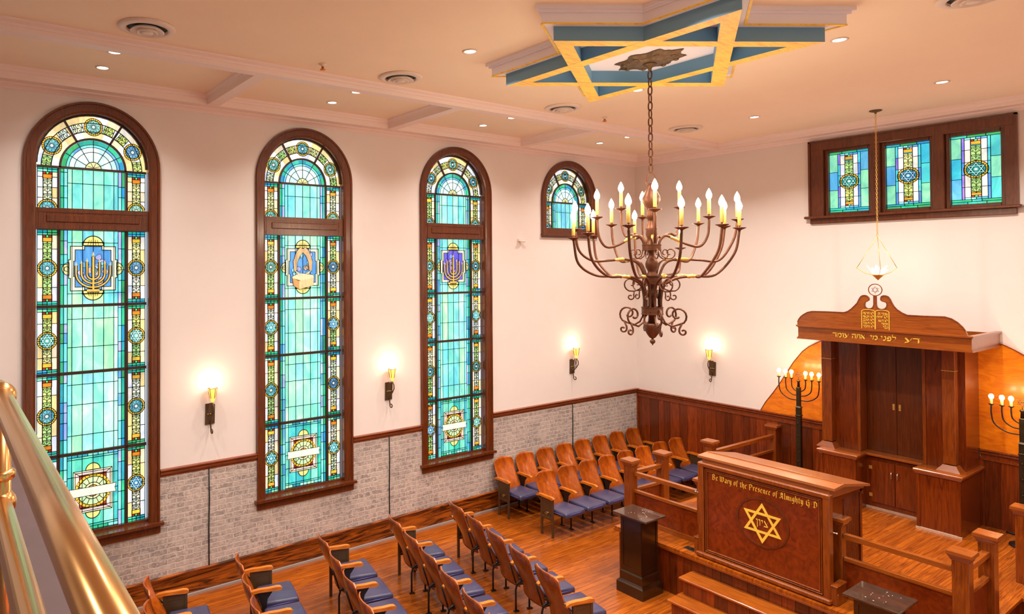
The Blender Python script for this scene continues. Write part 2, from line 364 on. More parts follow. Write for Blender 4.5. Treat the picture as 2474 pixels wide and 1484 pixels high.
b = MB(); b.box(-.3, ROOM_X+.3, BACK_Y-.3, .3, -.2, 0); struct('floor', b, MT['floor'], 'glossy orange oak floorboards')
b = MB(); b.box(-.3, ROOM_X+.3, BACK_Y-.3, .3, 6.40, 6.55)
b.box(1.92, ROOM_X-1.92, BACK_Y-.3, .25, CEIL, 6.40)
struct('ceiling', b, MT['ceil'], 'peach painted plaster ceiling with side coffers')
# ceiling beams with their mouldings
ZB = 6.26
b = MB()
for s_ in (0, 1):
    X = (lambda x: x) if s_ == 0 else (lambda x: ROOM_X-x)
    b.box(X(1.79), X(1.92), BACK_Y, -.24, ZB, 6.41)
    for y in (-8.97, -6.2, -3.43, -11.75, -14.5): b.box(X(.2), X(1.85), y-.075, y+.075, ZB+.002, 6.41)
    b.box(X(-.1), X(.24), BACK_Y, .1, ZB, 6.41)
b.box(0, ROOM_X, -.24, .1, ZB+.001, 6.41); b.box(0, ROOM_X, BACK_Y-.1, BACK_Y+.24, ZB, 6.41)
# cornice strips at the tops of the beams
def strip(b, x0, x1, y0, y1, z): b.box(x0, x1, y0, y1, z-.055, z)
mold = [(0, 6.305), (.012, 6.312), (.018, 6.33), (.045, 6.352), (.05, 6.372), (0, 6.372)]
b.sweep([(1.92, -15.9), (1.92, -.24)], [(-d, z) for d, z in mold])
b.sweep([(ROOM_X-1.92, -15.9), (ROOM_X-1.92, -.24)], mold)
b.sweep([(1.92, -.24), (ROOM_X-1.92, -.24)], [(-d, z) for d, z in mold])
m2 = [(d, z+.03) for d, z in mold]
ed = [-15.9, -14.5, -11.75, -8.97, -6.2, -3.43, -.17]
for k in range(6):
    y0 = ed[k]+.075; y1 = ed[k+1]-.075
    for flip in (0, 1):
        x0, x1 = (.24, 1.79) if not flip else (ROOM_X-1.79, ROOM_X-.24)
        b.sweep([(x0, y0), (x1, y0), (x1, y1), (x0, y1), (x0, y0+.001)], [(d*.8, z) for d, z in m2])
struct('trim_1', b, MT['trim'], 'pale painted ceiling beams framing the side coffers')
# crown moulding
b = MB(); cr = [(0, 6.205), (.014, 6.205), (.02, 6.215), (.03, 6.222), (.05, 6.235), (.085, 6.244), (.10, 6.262), (0, 6.262)]
b.sweep([(0, BACK_Y), (0, 0), (ROOM_X, 0), (ROOM_X, BACK_Y)], [(-d, z) for d, z in cr])
struct('trim_2', b, MT['trim'], 'pale crown moulding along the top of the walls')
# brick wainscot on the left wall
b = MB(); segs = []; y = BACK_Y
for c in WY[:3]: segs.append((y, c-.74, .3, 1.585)); segs.append((c-.74, c+.74, .3, .93)); y = c+.74
segs.append((y, 0, .3, 1.585))
for y0, y1, z0, z1 in segs: b.box(.0, .022, y0, y1, z0, z1)
o = struct('trim_3', b, MT['brick'], 'grey whitewashed brick wainscot under the arched windows')
# chair rail left
b = MB(); rp = [(.02, 1.565), (.03, 1.565), (.034, 1.585), (.052, 1.60), (.052, 1.615), (.04, 1.625), (.062, 1.64), (.062, 1.652), (.0, 1.655), (0, 1.565)]
y = BACK_Y
for c in WY[:3]: b.sweep([(0, y), (0, c-.757)], [(-d, z) for d, z in rp]); y = c+.757
b.sweep([(0, y), (0, -.01)], [(-d, z) for d, z in rp])
struct('trim_4', b, MT['rail'], 'reddish wood chair rail above the brick wainscot')
b = MB(); b.sweep([(0, BACK_Y), (0, -.005)], [(-d, z) for d, z in [(0, 0), (.03, 0), (.03, .265), (.036, .27), (.036, .285), (.05, .292), (.052, .31), (.03, .322), (0, .322)]])
struct('baseboard_left', b, MT['base'], 'tall strongly grained wooden baseboard under the brick')
b = MB(); b.box(.03, .058, BACK_Y, -.06, .0, .028); struct('trim_5', b, plain('grey_shoe_strip', (.32, .27, .25), .5), 'thin grey strip along the foot of the baseboard')
# wainscot on the end wall : boards
b = MB(); random.seed(3); x = 0.0
while x < ROOM_X:
    w = random.choice([.085, .11, .14, .17, .2]); x1 = min(ROOM_X, x+w); b.bbox(x+.001, x1-.001, -.018, 0, 0, 1.53, .003); x = x1
struct('trim_6', b, MT['wains'], 'dark red wooden board wainscot on the end wall')
b = MB(); rr = [(0, 1.50), (.03, 1.50), (.03, 1.575), (.05, 1.585), (.055, 1.60), (.04, 1.612), (.06, 1.628), (.06, 1.64), (0, 1.645)]
b.sweep([(0.0, 0), (3.85, 0)], [(-d, z) for d, z in rr]); b.sweep([(5.48, 0), (ROOM_X, 0)], [(-d, z) for d, z in rr])
struct('trim_7', b, MT['rail'], 'reddish wood chair rail over the board wainscot')
b = MB(); b.box(.0, .05, -.045, 0, .3, 1.56); struct('trim_8', b, MT['rail'], 'narrow corner post where brick meets boards')
# cords over the brick
for i, y in enumerate((-8.96, -6.144, -1.99)):
    b = MB(); b.tube([(.03, y, 1.567), (.032, y+.004, 1.2), (.03, y-.003, .8), (.03, y, .32)], .0085, 6)
    tag(b.build('black_cord', MT['cord']), 'black vertical cord on the brick, %s' % ['between the first and second tall windows', 'between the second and third tall windows', 'above the seats right of the last tall window'][i], 'cord', 'cords on the brick')
# ================================================================== stained glass
RND = random.Random(11)
TEAL = [(.02, .42, .33), (.03, .50, .25), (.02, .34, .45), (.05, .55, .45), (.04, .38, .14), (.02, .30, .60)]
AQUA = [(.22, .82, .66), (.36, .90, .55), (.18, .70, .78), (.48, .96, .82), (.42, .92, .50), (.16, .56, .82)]
PEACH = [(.95, .72, .50), (.98, .82, .70), (.95, .88, .85), (.85, .80, .90), (.98, .66, .30)]
CYAN = [(.12, .62, .72), (.20, .72, .60), (.10, .42, .75), (.30, .80, .62)]
def rc(l): c = RND.choice(l); k = RND.uniform(.85, 1.15); return tuple(min(1.2, x*k) for x in c)
GOLD = (1.0, .56, .05); YEL = (.95, .80, .25); ORG = (.92, .42, .04); RED = (.35, .03, .015); CRM = (1.0, .93, .62); FIL = (.72, .80, .22)
class Glass:
    def __init__(s, f): s.f = f; s.g = MB(); s.l = MB(); s.k = 0
    def poly(s, pts, col, lay=0): s.g.add([s.f(p[0], p[1], lay*.0006) for p in pts], [list(range(len(pts)))], 0, False, col)
    def rect(s, a0, a1, z0, z1, col, lay=0, lead=True):
        s.poly([(a0, z0), (a1, z0), (a1, z1), (a0, z1)], col, lay)
        if lead: s.line([(a0, z0), (a1, z0), (a1, z1), (a0, z1)], .006, True)
    def line(s, pts, w=.007, closed=False): s.l.ribbon(pts, w*1.25, s.f, closed, h=.004, lay=.008)
    def band(s, pts, w, col, lay=4, closed=False): s.g.ribbon(pts, w, lambda a, b_, l: s.f(a, b_, l*.0006), closed, 0, col, None, lay)
    def arc(s, cx, cz, r, a0=0, a1=360, n=24): return [(cx+r*math.cos(math.radians(a0+(a1-a0)*i/n)), cz+r*math.sin(math.radians(a0+(a1-a0)*i/n))) for i in range(n+1)]
    def sector(s, cx, cz, r0, r1, a0, a1, col, lay=0, n=12):
        A = s.arc(cx, cz, r0, a0, a1, n); B = s.arc(cx, cz, r1, a0, a1, n)
        for i in range(n): s.poly([A[i], B[i], B[i+1], A[i+1]], col, lay)
    def disc(s, cx, cz, r, col, lay=2, a0=0, a1=360):
        s.sector(cx, cz, .0001, r, a0, a1, col, lay, 20)
    def medal(s, cx, cz, r, kind, half=False, base=None, ex=1.0):
        a1 = 180 if half else 360; s_f = s.f
        base = base or rc(CYAN)
        if ex != 1.0: s.f = lambda a, z, l: s_f(cx+(a-cx)*ex, z, l)
        s.disc(cx, cz, r, (.01, .008, .005), 2, 0, a1); s.sector(cx, cz, r*.80, r*.98, 0, a1, GOLD, 3, 24)
        for i in range(int(a1/15)+1): a = math.radians(i*15); s.line([(cx+r*.78*math.cos(a), cz+r*.78*math.sin(a)), (cx+r*math.cos(a), cz+r*math.sin(a))], .0045)
        s.line(s.arc(cx, cz, r, 0, a1), .006); s.line(s.arc(cx, cz, r*.78, 0, a1), .007)
        s.disc(cx, cz, r*.77, tuple(x*.85 for x in base), 3, 0, a1)
        if kind == 'rose':
            for i in range(10 if not half else 6):
                a = (i*36 if not half else i*36) ; ca = math.radians(a)
                P = []
                for t in range(9):
                    u = t/8; rad = r*(.20+.52*u); w = .5*r*.36*math.sin(PI*min(1, u*.95+.05))**.7
                    P.append((rad, w))
                pts = [(cx+p*math.cos(ca)-w*math.sin(ca), cz+p*math.sin(ca)+w*math.cos(ca)) for p, w in P]+[(cx+p*math.cos(ca)+w*math.sin(ca), cz+p*math.sin(ca)-w*math.cos(ca)) for p, w in P[::-1]]
                if half and (a == 0 or a == 180): continue
                s.poly(pts, tuple(min(1, x*1.1+.18) for x in base), 4); s.line(pts, .0035, True)
                s.line([(cx+r*.2*math.cos(ca), cz+r*.2*math.sin(ca)), (cx+r*.7*math.cos(ca), cz+r*.7*math.sin(ca))], .0025)
            s.disc(cx, cz, r*.2, (.85, .98, .9), 5, 0, a1); s.line(s.arc(cx, cz, r*.2, 0, a1, 12), .004)
        else:
            for k in (0, 1):
                T = [(cx+r*.72*math.cos(math.radians(90+180*k+120*j)), cz+r*.72*math.sin(math.radians(90+180*k+120*j))) for j in range(3)]
                s.line(T, .016*r/.1, True); s.l.v and None
                s.band(T, .009*r/.1, tuple(min(1, x+.28) for x in base), 22, True)
            for i in range(12): a = math.radians(i*30+15); s.line([(cx+r*.5*math.cos(a), cz+r*.5*math.sin(a)), (cx+r*.66*math.cos(a+.18), cz+r*.66*math.sin(a+.18))], .004)
            s.disc(cx, cz, r*.14, (.8, .98, .8), 24)
        s.f = s_f
    def filigree(s, cx, cz, w, h, rot=0):
        ca, sa = math.cos(rot), math.sin(rot); T = lambda a, z: (cx+a*ca-z*sa, cz+a*sa+z*ca)
        col = rc([FIL, (.85, .85, .35), (.55, .82, .25), (.85, .92, .62), (.9, .88, .7)])
        s.poly([T(-w/2, -h/2), T(w/2, -h/2), T(w/2, h/2), T(-w/2, h/2)], col, 1)
        s.line([T(-w/2, -h/2), T(w/2, -h/2), T(w/2, h/2), T(-w/2, h/2)], .006, True)
        n = max(1, round(h/w)); ch = h/n
        for k in range(n):
            z0 = -h/2+k*ch
            for m in (-1, 1):
                s.line([T(0, z0+.02*ch), T(m*.18*w, z0+.22*ch), T(m*.40*w, z0+.26*ch), T(m*.34*w, z0+.42*ch), T(m*.18*w, z0+.36*ch)], .0055)
                s.line([T(0, z0+.42*ch), T(m*.14*w, z0+.62*ch), T(m*.40*w, z0+.60*ch), T(m*.42*w, z0+.80*ch), T(m*.22*w, z0+.84*ch), T(m*.20*w, z0+.72*ch)], .0055)
                s.line([T(0, z0+.98*ch), T(m*.12*w, z0+.80*ch), T(0, z0+.66*ch)], .005)
            s.line([T(0, z0), T(0, z0+ch)], .004)
    def column(s, cx, z0, z1, kind, hw=.105, top=True, bottom=True, half=False):
        s.rect(cx-hw, cx+hw, z0, z1, rc(PEACH), 0)
        for m in (-1, 1):
            zz = z0
            for k in range(4):
                z2 = z0+(z1-z0)*(k+1)/4; a0, a1 = sorted((cx+m*.047, cx+m*hw)); s.rect(a0, a1, zz, z2, rc(PEACH), 1); zz = z2
        bh = .03
        zt = z1; zb = z0
        if top:
            for r_ in range(2):
                s.rect(cx-hw, cx, zt-bh, zt, rc(TEAL+AQUA[:2]), 2); s.rect(cx, cx+hw, zt-bh, zt, rc(TEAL), 2); zt -= bh
        if bottom:
            for r_ in range(2):
                s.rect(cx-hw, cx, zb, zb+bh, rc(TEAL), 2); s.rect(cx, cx+hw, zb, zb+bh, rc(TEAL+AQUA[:2]), 2); zb += bh
        def ends(z, d):
            s.rect(cx-.05, cx-.014, z, z+d*.028, RED, 2); s.rect(cx-.014, cx+.014, z, z+d*.028, (.15, .75, .20), 2); s.rect(cx+.014, cx+.05, z, z+d*.028, RED, 2)
            s.rect(cx-.05, cx+.05, z+d*.028, z+d*.078, rc([ORG, GOLD, (.8, .22, .02)]), 2); return z+d*.078
        if top: zt = ends(zt, -1)
        if bottom: zb = ends(zb, 1)
        if half:
            s.filigree(cx, (zt+zb+.1)/2, .088, zt-zb-.1); s.medal(cx, z0, .104, 'rose', True)
        else:
            cz = (z0+z1)/2; h = (zt-zb)/2-.098
            s.filigree(cx, zt-h/2, .088, h); s.filigree(cx, zb+h/2, .088, h); s.medal(cx, cz, .104, kind)
    def centre(s, z0, z1, rows, hw=.36, pal=None):
        for m in (-1, 1):
            z = z0
            while z < z1-.01:
                z2 = min(z1, z+RND.uniform(.10, .26)); a0, a1 = sorted((m*.322, m*hw)); s.rect(a0, a1, z, z2, rc(TEAL), 0)
                a0, a1 = sorted((m*.282, m*.322)); s.rect(a0, a1, z, z2, rc([(.15, .45, .85), (.2, .75, .8), (.45, .5, .95), (.3, .85, .8)]), 0); z = z2
        xs = [-.282, -.233, -.118, 0, .118, .233, .282]; zs = [z0+(z1-z0)*r for r in rows]
        for i in range(6):
            tint = rc(pal or AQUA)
            for j in range(len(zs)-1):
                c = tuple(t*.7+q*.3 for t, q in zip(tint, rc(pal or AQUA))); s.rect(xs[i], xs[i+1], zs[j], zs[j+1], c, 0)
    def scroll(s, cx, cz, sx, sz):
        s.band([(cx-.05*sx, cz-.05*sz), (cx, cz-.01*sz), (cx+.045*sx, cz+.03*sz)], .03, YEL, 5)
def menorah(g, cz, bg):
    def stroke(P, w): P = [(p[0], cz+p[1]) for p in P]; g.line(P, w+.012); g.band(P, w, (.80, .45, .10), 26)
    for R_ in (.19, .13, .07):
        stroke([(R_*math.cos(a), -.06-(.19-R_)*.1+R_*.0+R_*.9*math.sin(a)) for a in [PI+PI*i/14 for i in range(15)]], .016)
        for m in (-1, 1): stroke([(m*R_, -.07), (m*R_, .03+.35*(.19-R_))], .016); g.poly([(m*R_-.010, cz+.035+.35*(.19-R_)), (m*R_+.010, cz+.035+.35*(.19-R_)), (m*R_, cz+.075+.35*(.19-R_))], (1, .55, .15), 27)
    stroke([(0, -.27), (0, .14)], .022); stroke([(-.07, -.27), (.07, -.27)], .03); g.poly([(-.012, cz+.15), (.012, cz+.15), (0, cz+.20)], (1, .55, .15), 27)
def emblem(g, cz, kind):
    blue = (.08, .30, .68) if kind != 'indigo' else (.12, .10, .62)
    out = [(-.12, .26), (-.25, .26), (-.25, .10), (-.27, .10), (-.27, -.12), (-.25, -.12), (-.25, -.27), (-.12, -.27), (-.12, -.31), (.12, -.31), (.12, -.27), (.25, -.27), (.25, -.12), (.27, -.12), (.27, .10), (.25, .10), (.25, .26), (.12, .26), (.12, .31), (-.12, .31)]
    P = [(a, cz+z) for a, z in out]; g.poly(P, CRM, 3); g.line(P, .008, True)
    inn = [(a*.80, cz+z*.84) for a, z in out]; g.poly(inn, blue, 4); g.line(inn, .007, True)
    for k in range(16):
        a = RND.uniform(-.15, .15); z = RND.uniform(-.18, .18); c = rc([(.35, .55, .85), (.62, .45, .38), (.20, .55, .70), (.45, .42, .75)]) if kind != 'indigo' else rc([(.25, .15, .75), (.35, .2, .6), (.15, .25, .8)])
        q = [(a+.05*math.cos(t)*RND.uniform(.6, 1), cz+z+.05*math.sin(t)*RND.uniform(.6, 1)) for t in [i*PI/3 for i in range(6)]]; g.poly(q, c, 5+k*.2); g.line(q, .0035, True)
    for m in (-1, 1):
        A = g.arc(0, cz+m*.27, .115, 0, 180) if m > 0 else g.arc(0, cz-.27, .115, 180, 360)
        g.poly(A, YEL, 9); g.line(A, .009, True); g.poly([(p[0]*.7, cz+m*.27+(p[1]-cz-m*.27)*.7) for p in A], (1, .72, .18), 10)
        for j in range(-2, 3): g.line([(j*.03, cz+m*.275), (j*.022, cz+m*(.34))], .004)
        B = g.arc(m*.265, cz-.01, .075, -90, 90) if m > 0 else g.arc(-.265, cz-.01, .075, 90, 270)
        g.poly(B, (.98, .86, .35), 9); g.line(B, .007, True); g.line(g.arc(m*.29, cz-.01, .028, 0, 300, 10), .006)
    if kind == 'ark':
        F = (.88, .62, .38); D = (.50, .26, .10)
        def pg(p, c, l): q = [(a, cz+z) for a, z in p]; g.line(q, .009, True); g.poly(q, c, l)
        for m in (-1, 1): pg([(m*.04, .28), (m*.10, .22), (m*.15, .08), (m*.14, -.06), (m*.10, -.05), (m*.09, .06), (m*.05, .16), (-m*.03, .24)], (.62, .36, .18), 26); pg([(m*.09, -.10), (m*.13, -.05), (m*.04, -.10)], F, 27)
        pg([(-.17, -.14), (-.05, -.09), (.17, -.12), (.17, -.16), (-.02, -.20), (-.17, -.16)], F, 26)
        pg([(-.17, -.16), (-.06, -.20), (-.06, -.32), (-.15, -.27)], D, 26); pg([(-.06, -.20), (.17, -.16), (.16, -.27), (-.06, -.32)], (.80, .52, .26), 27)
        for j in range(4): g.line([(-.02+j*.045, cz-.215+j*.006), (.005+j*.045, cz-.27+j*.008)], .007)
    else: menorah(g, cz, blue)
def wheel(g, cz):
    g.rect(-.215, .215, cz-.25, cz+.25, CRM, 3); g.rect(-.195, .195, cz-.23, cz+.23, (.85, .62, .60), 4); g.rect(-.15, .15, cz-.20, cz+.20, (.30, .045, .03), 5)
    for a, z in ((-1, -1), (-1, 1), (1, -1), (1, 1)): g.line([(a*.15, cz+z*.2), (a*.215, cz+z*.25)], .006)
    for m in (-1, 1):
        A = [(p[0], p[1]) for p in (g.arc(0, cz+.25, .08, 0, 180) if m > 0 else g.arc(0, cz-.25, .08, 180, 360))]; g.poly(A, YEL, 6); g.line(A, .008, True)
    g.disc(0, cz, .205, (.01, .01, .005), 7); g.sector(0, cz, .172, .20, 0, 360, GOLD, 8, 36)
    for i in range(28): a = 2*PI*i/28; g.line([(.172*math.cos(a), cz+.172*math.sin(a)), (.203*math.cos(a), cz+.203*math.sin(a))], .005)
    g.sector(0, cz, .10, .165, 0, 360, (.72, .88, .45), 8, 36)
    for i in range(16): a = 2*PI*i/16; g.line([(.10*math.cos(a), cz+.10*math.sin(a)), (.167*math.cos(a), cz+.167*math.sin(a))], .006)
    g.sector(0, cz, .07, .095, 0, 360, (.95, .85, .45), 8, 30); g.disc(0, cz, .066, ORG, 9); g.line(g.arc(0, cz, .068), .007); g.line(g.arc(0, cz, .098), .007); g.line(g.arc(0, cz, .168), .006)
    P = [(-.26, cz-.055), (-.245, cz), (-.26, cz+.055), (-.23, cz+.05), (.23, cz+.05), (.26, cz+.055), (.245, cz), (.26, cz-.055), (.23, cz-.05), (-.23, cz-.05)]; g.poly(P, (1.0, .90, .68), 34)
    g.l.ribbon(P, .006, g.f, True, h=.004, lay=.018)
def arch_pts(c, hw, spr, zb, f, n=28): return [f(c-hw, zb)]+[f(c+hw*math.cos(PI-PI*i/n), spr+hw*math.sin(PI-PI*i/n)) for i in range(n+1)]+[f(c+hw, zb)]
WLAB = ['with a gold seven-branched candlestick emblem, nearest the brass railing', 'with a winged chest emblem, second from the left', 'with a candlestick on indigo emblem, third from the left', '']
def arched_window(i):
    c = WY[i]; xg = -.10; full = i < 3; zb = ZS if full else 4.74
    lab = ('tall arched stained glass window '+WLAB[i]) if full else 'short arched stained glass window half hidden by the chandelier'
    root = bpy.data.objects.new('window_%d' % (i+1), None); COL.objects.link(root); root.location = (0, c, zb)
    root['kind'] = 'structure'; root['label'] = lab; root['category'] = 'window'
    f3 = lambda a, z, l: (xg+l, c+a, z)
    g = Glass(f3); Z5 = 5.37; ZU = 4.885
    # fan lights over the springing bar
    for k in range(3):
        a0, a1 = 60*k, 60*k+60; g.sector(0, Z5, .375, .70, a0, a1, rc(PEACH), 0, 14)
    for k in range(12): g.sector(0, Z5, .565, .70, 15*k, 15*k+15, rc(PEACH), 1, 4)
    for k in range(12): g.sector(0, Z5, .375, .455, 15*k, 15*k+15, rc(PEACH), 1, 4)
    g.line(g.arc(0, Z5, .562, 0, 180), .008); g.line(g.arc(0, Z5, .457, 0, 180), .008)
    for a in (8, 50, 70, 110, 130, 172):
        t = math.radians(a); g.filigree(.51*math.cos(t), Z5+.51*math.sin(t), .10, .115 if a not in (8, 172) else .12, t)
    for a in (29, 90, 151): t = math.radians(a); g.medal(.515*math.cos(t), Z5+.515*math.sin(t), .105, 'rose')
    for k in range(9): g.sector(0, Z5, .30, .352, 20*k, 20*k+20, rc(TEAL), 1, 4); g.sector(0, Z5, .268, .30, 20*k, 20*k+20, rc([(.15, .45, .85), (.2, .8, .8)]), 1, 4)
    for k in range(6): g.sector(0, Z5, .09, .268, 30*k, 30*k+30, tuple(x*1.05 for x in rc([(.62, .95, .92), (.72, .98, .95)])), 0, 6); t = math.radians(30*k); g.line([(.09*math.cos(t), Z5+.09*math.sin(t)), (.352*math.cos(t), Z5+.352*math.sin(t))], .007)
    g.disc(0, Z5, .09, (1, .85, .38), 3, 0, 180); g.line(g.arc(0, Z5, .09, 0, 180, 12), .008)
    for a in (30, 70, 110, 150): t = math.radians(a); g.line([(0, Z5+.02), (.08*math.cos(t), Z5+.08*math.sin(t))], .005)
    for r_ in (.21, .268, .30): g.line(g.arc(0, Z5, r_, 0, 180), .006)
    g.centre(ZU, Z5, [0, .63, 1])
    for m in (-1, 1): g.column(m*.495, ZU, Z5, 'rose', bottom=False, half=True)
    if full:
        zz = [4.63, 3.735, 2.94, 1.985, 1.045]
        g.centre(zz[1], zz[0], [0, .16, .84, 1]); emblem(g, (zz[0]+zz[1])/2, ['menorah', 'ark', 'indigo'][i])
        g.centre(zz[2], zz[1], [0, .38, .8, 1]); g.centre(zz[3], zz[2], [0, .22, .60, .85, 1]); g.centre(zz[4], zz[3], [0, .08, .3, .5, .7, .92, 1], pal=[(.04, .55, .42), (.10, .68, .50), (.06, .50, .60), (.30, .80, .62)])
        for z in (zz[4]+.01, zz[3]-.05):
            for k in range(5): g.rect(-.282+k*.113, -.282+(k+1)*.113, z, z+.04, rc(TEAL+AQUA), 2)
        wheel(g, (zz[3]+zz[4])/2)
        for m in (-1, 1):
            for j, kd in enumerate(['rose', 'star', 'rose', 'star']): g.column(m*.495, zz[j+1], zz[j], kd)
    o = g.g.build('stained_glass', MT['glass'], root, fix=False); o['label'] = 'glowing blue-green and amber glass'
    g.l.build('lead_came', MT['lead'], root)
    # iron bars
    b = MB(); F = f3
    b.ribbon([(-.61, Z5), (.61, Z5)], .028, F, h=.03, lay=.0); b.ribbon(g.arc(0, Z5, .366, 0, 180), .024, F, h=.03)
    for a in (60, 120): t = math.radians(a); b.ribbon([(.366*math.cos(t), Z5+.366*math.sin(t)), (.64*math.cos(t), Z5+.64*math.sin(t))], .024, F, h=.03)
    for m in (-1, 1): b.ribbon([(m*.376, ZU), (m*.376, Z5)], .018, F, h=.02)
    b.ribbon(g.arc(0, SPR, .612, 0, 180), .022, F, h=.035)
    if full:
        for z in zz[1:4]: b.ribbon([(-.61, z), (.61, z)], .034, F, h=.035)
        for m in (-1, 1): b.ribbon([(m*.377, zz[4]), (m*.377, zz[0])], .034, F, h=.035)
    b.build('glazing_bar', MT['bar'], root)
    # casing, jamb lining, transom, sill
    b = MB(); n = 32
    prof = [(HW, xg-.02), (HW, 0.004), (HW+.008, .018), (HW+.03, .030), (HW+.10, .034), (HW+.108, .048), (HW+.130, .050), (HW+.138, .0), (HW+.138, -.02)]
    path = [(PI, 0)]+[(PI-PI*k/n, None) for k in range(n+1)]+[(0, 0)]
    vs = []; K = len(prof)
    def ringp(y, z, ang, d, x): return (x, c+y+d*math.cos(ang), z+d*math.sin(ang))
    for d, x in prof: vs.append((x, c-d, zb-.02))
    for k in range(n+1):
        a = PI-PI*k/n
        for d, x in prof: vs.append((x, c+d*math.cos(a), SPR+d*math.sin(a)))
    for d, x in prof: vs.append((x, c+d, zb-.02))
    fs = []
    for r_ in range(n+2):
        for k in range(K-1): fs.append((r_*K+k, (r_+1)*K+k, (r_+1)*K+k+1, r_*K+k+1))
    b.add(vs, fs); b.build('window_casing', MT['casing'], root)
    b = MB()
    if full:
        b.box(xg-.02, -.012, c-.62, c+.62, 4.63, ZU); b.box(-.05, -.007, c-.595, c-.55, 4.66, 4.86); b.box(-.05, -.007, c+.55, c+.595, 4.66, 4.86)
        b.box(-.05, -.004, c-.6, c+.6, 4.835, 4.875); b.box(-.05, -.004, c-.6, c+.6, 4.64, 4.69); b.bbox(-.04, -.002, c-.52, c+.52, 4.715, 4.81, .012)
        b.build('transom_panel', MT['casing'], root)
        b = MB(); b.box(-.12, .09, c-.79, c+.79, .985, 1.02); b.box(-.001, .045, c-.755, c+.755, .885, .985); b.box(-.12, -.06, c-.62, c+.62, 1.0, 1.048)
    else: b.box(-.12, .06, c-.77, c+.77, 4.735, 4.765); b.box(0, .035, c-.755, c+.755, 4.70, 4.735); b.box(-.12, -.06, c-.62, c+.62, 4.76, ZU)
    b.build('window_sill', MT['casing'], root)
    return root
for i in range(4):
    w_ = arched_window(i); v_ = copy_tree(w_); v_.name = 'window_%d' % (i+6); v_.location = (ROOM_X, WY[i], w_.location.z); v_.rotation_euler = (0, 0, PI)  # mirrored copies added out of view to fill the room with daylight
    v_['label'] = 'added arched stained glass window on the unseen opposite side wall, for daylight fill'
# triple window over the ark
def triple():
    root = bpy.data.objects.new('window_5', None); COL.objects.link(root); root.location = (4.63, 0, 4.85)
    root['kind'] = 'structure'; root['label'] = 'wide dark-framed window of three stained glass panels above the ark'; root['category'] = 'window'
    for c, hw in ((3.89, .28), (4.67, .275), (5.455, .275)):
        f3 = lambda a, z, l: (c+a, .09-l, z)
        g = Glass(f3); z0, z1 = 5.015, 5.985; zc = 5.50; sea = rc([(.03, .45, .62), (.05, .55, .55), (.06, .50, .60)])
        g.rect(-hw, hw, z0, z1, sea, 0); bb = .035
        for zz in (z0, z1-bb):
            xs = [-hw, -hw*.35, hw*.4, hw]
            for k in range(3): g.rect(xs[k], xs[k+1], zz, zz+bb, rc(TEAL), 1)
        xs = [-hw, -.05, .06, hw]
        for k in range(3): g.rect(xs[k], xs[k+1], z0+bb, z0+bb*1.9, rc(TEAL), 1)
        for m in (-1, 1):
            z = z0+bb*1.9
            for k in range(3):
                z2 = z+(z1-bb-z0-bb*1.9)/3; a0, a1 = sorted((m*.158, m*hw)); g.rect(a0, a1, z, z2, rc([(.04, .52, .70), (.08, .62, .62), (.10, .42, .72), (.25, .70, .45)]), 1); z = z2
            z = z0+bb*1.9
            for k in range(5): z2 = z+(z1-bb-z0-bb*1.9)/5; a0, a1 = sorted((m*.125, m*.158)); g.rect(a0, a1, z, z2, rc([(.10, .30, .75), (.1, .65, .75), (.3, .2, .8)]), 2); a0, a1 = sorted((m*.057, m*.125)); g.rect(a0, a1, z, z2, rc(PEACH[1:4]), 2); z = z2
        zt = z1-bb; zb_ = z0+bb*1.9
        g.rect(-.125, .0, zt-.03, zt, (.3, .8, .9), 3); g.rect(0, .125, zt-.03, zt, (.1, .4, .8), 3); g.rect(-.125, .0, zb_, zb_+.03, (.3, .8, .9), 3); g.rect(0, .125, zb_, zb_+.03, (.1, .5, .8), 3)
        for z, d in ((zt-.03, -1), (zb_+.03, 1)):
            for k in range(3): g.rect(-.055+k*.037, -.055+(k+1)*.037, *sorted((z, z+d*.026)), [RED, (.2, .75, .35), (.8, .35, .3)][k], 3)
            g.rect(-.055, .055, *sorted((z+d*.026, z+d*.075)), ORG, 3)
        h = (zt-zb_)/2-.03-.075-.115
        g.filigree(0, zc+.115+h/2, .11, h); g.filigree(0, zc-.115-h/2, .11, h)
        g.medal(0, zc, .122, 'star', base=rc([(.03, .28, .48), (.03, .38, .34)]), ex=1.12)
        o = g.g.build('stained_glass', MT['glass'], root, fix=False); o['label'] = 'sea-blue glass panel with a star roundel'
        g.l.build('lead_came', MT['lead'], root)
        b = MB()
        for a0, a1, q0, q1 in ((-hw-.05, -hw, z0-.05, z1+.05), (hw, hw+.05, z0-.05, z1+.05), (-hw, hw, z0-.05, z0), (-hw, hw, z1, z1+.05)): b.bbox(c+a0, c+a1, .03, .10, q0, q1, .006)
        b.build('sash', MT['casing'], root)
    b = MB()
    for x0, x1 in ((3.37, 3.56), (4.22, 4.345), (4.995, 5.13), (5.78, 5.89)): b.bbox(x0, x1, -.035, .1, 4.93, 6.17, .008)
    b.bbox(3.37, 5.89, -.04, .1, 6.03, 6.185, .01); b.box(3.36, 5.90, .10, .14, 4.9, 6.1); b.box(3.345, 3.375, -.055, 0, 4.93, 6.19); b.box(5.885, 5.915, -.055, 0, 4.93, 6.19); b.box(3.345, 5.915, -.055, 0, 6.165, 6.19)
    b.build('window_casing', MT['casing'], root)
    b = MB(); b.bbox(3.29, 5.96, -.10, .1, 4.925, 4.965, .01); b.bbox(3.36, 5.90, -.04, 0, 4.84, 4.925, .006); b.build('window_sill', MT['casing'], root)
triple()
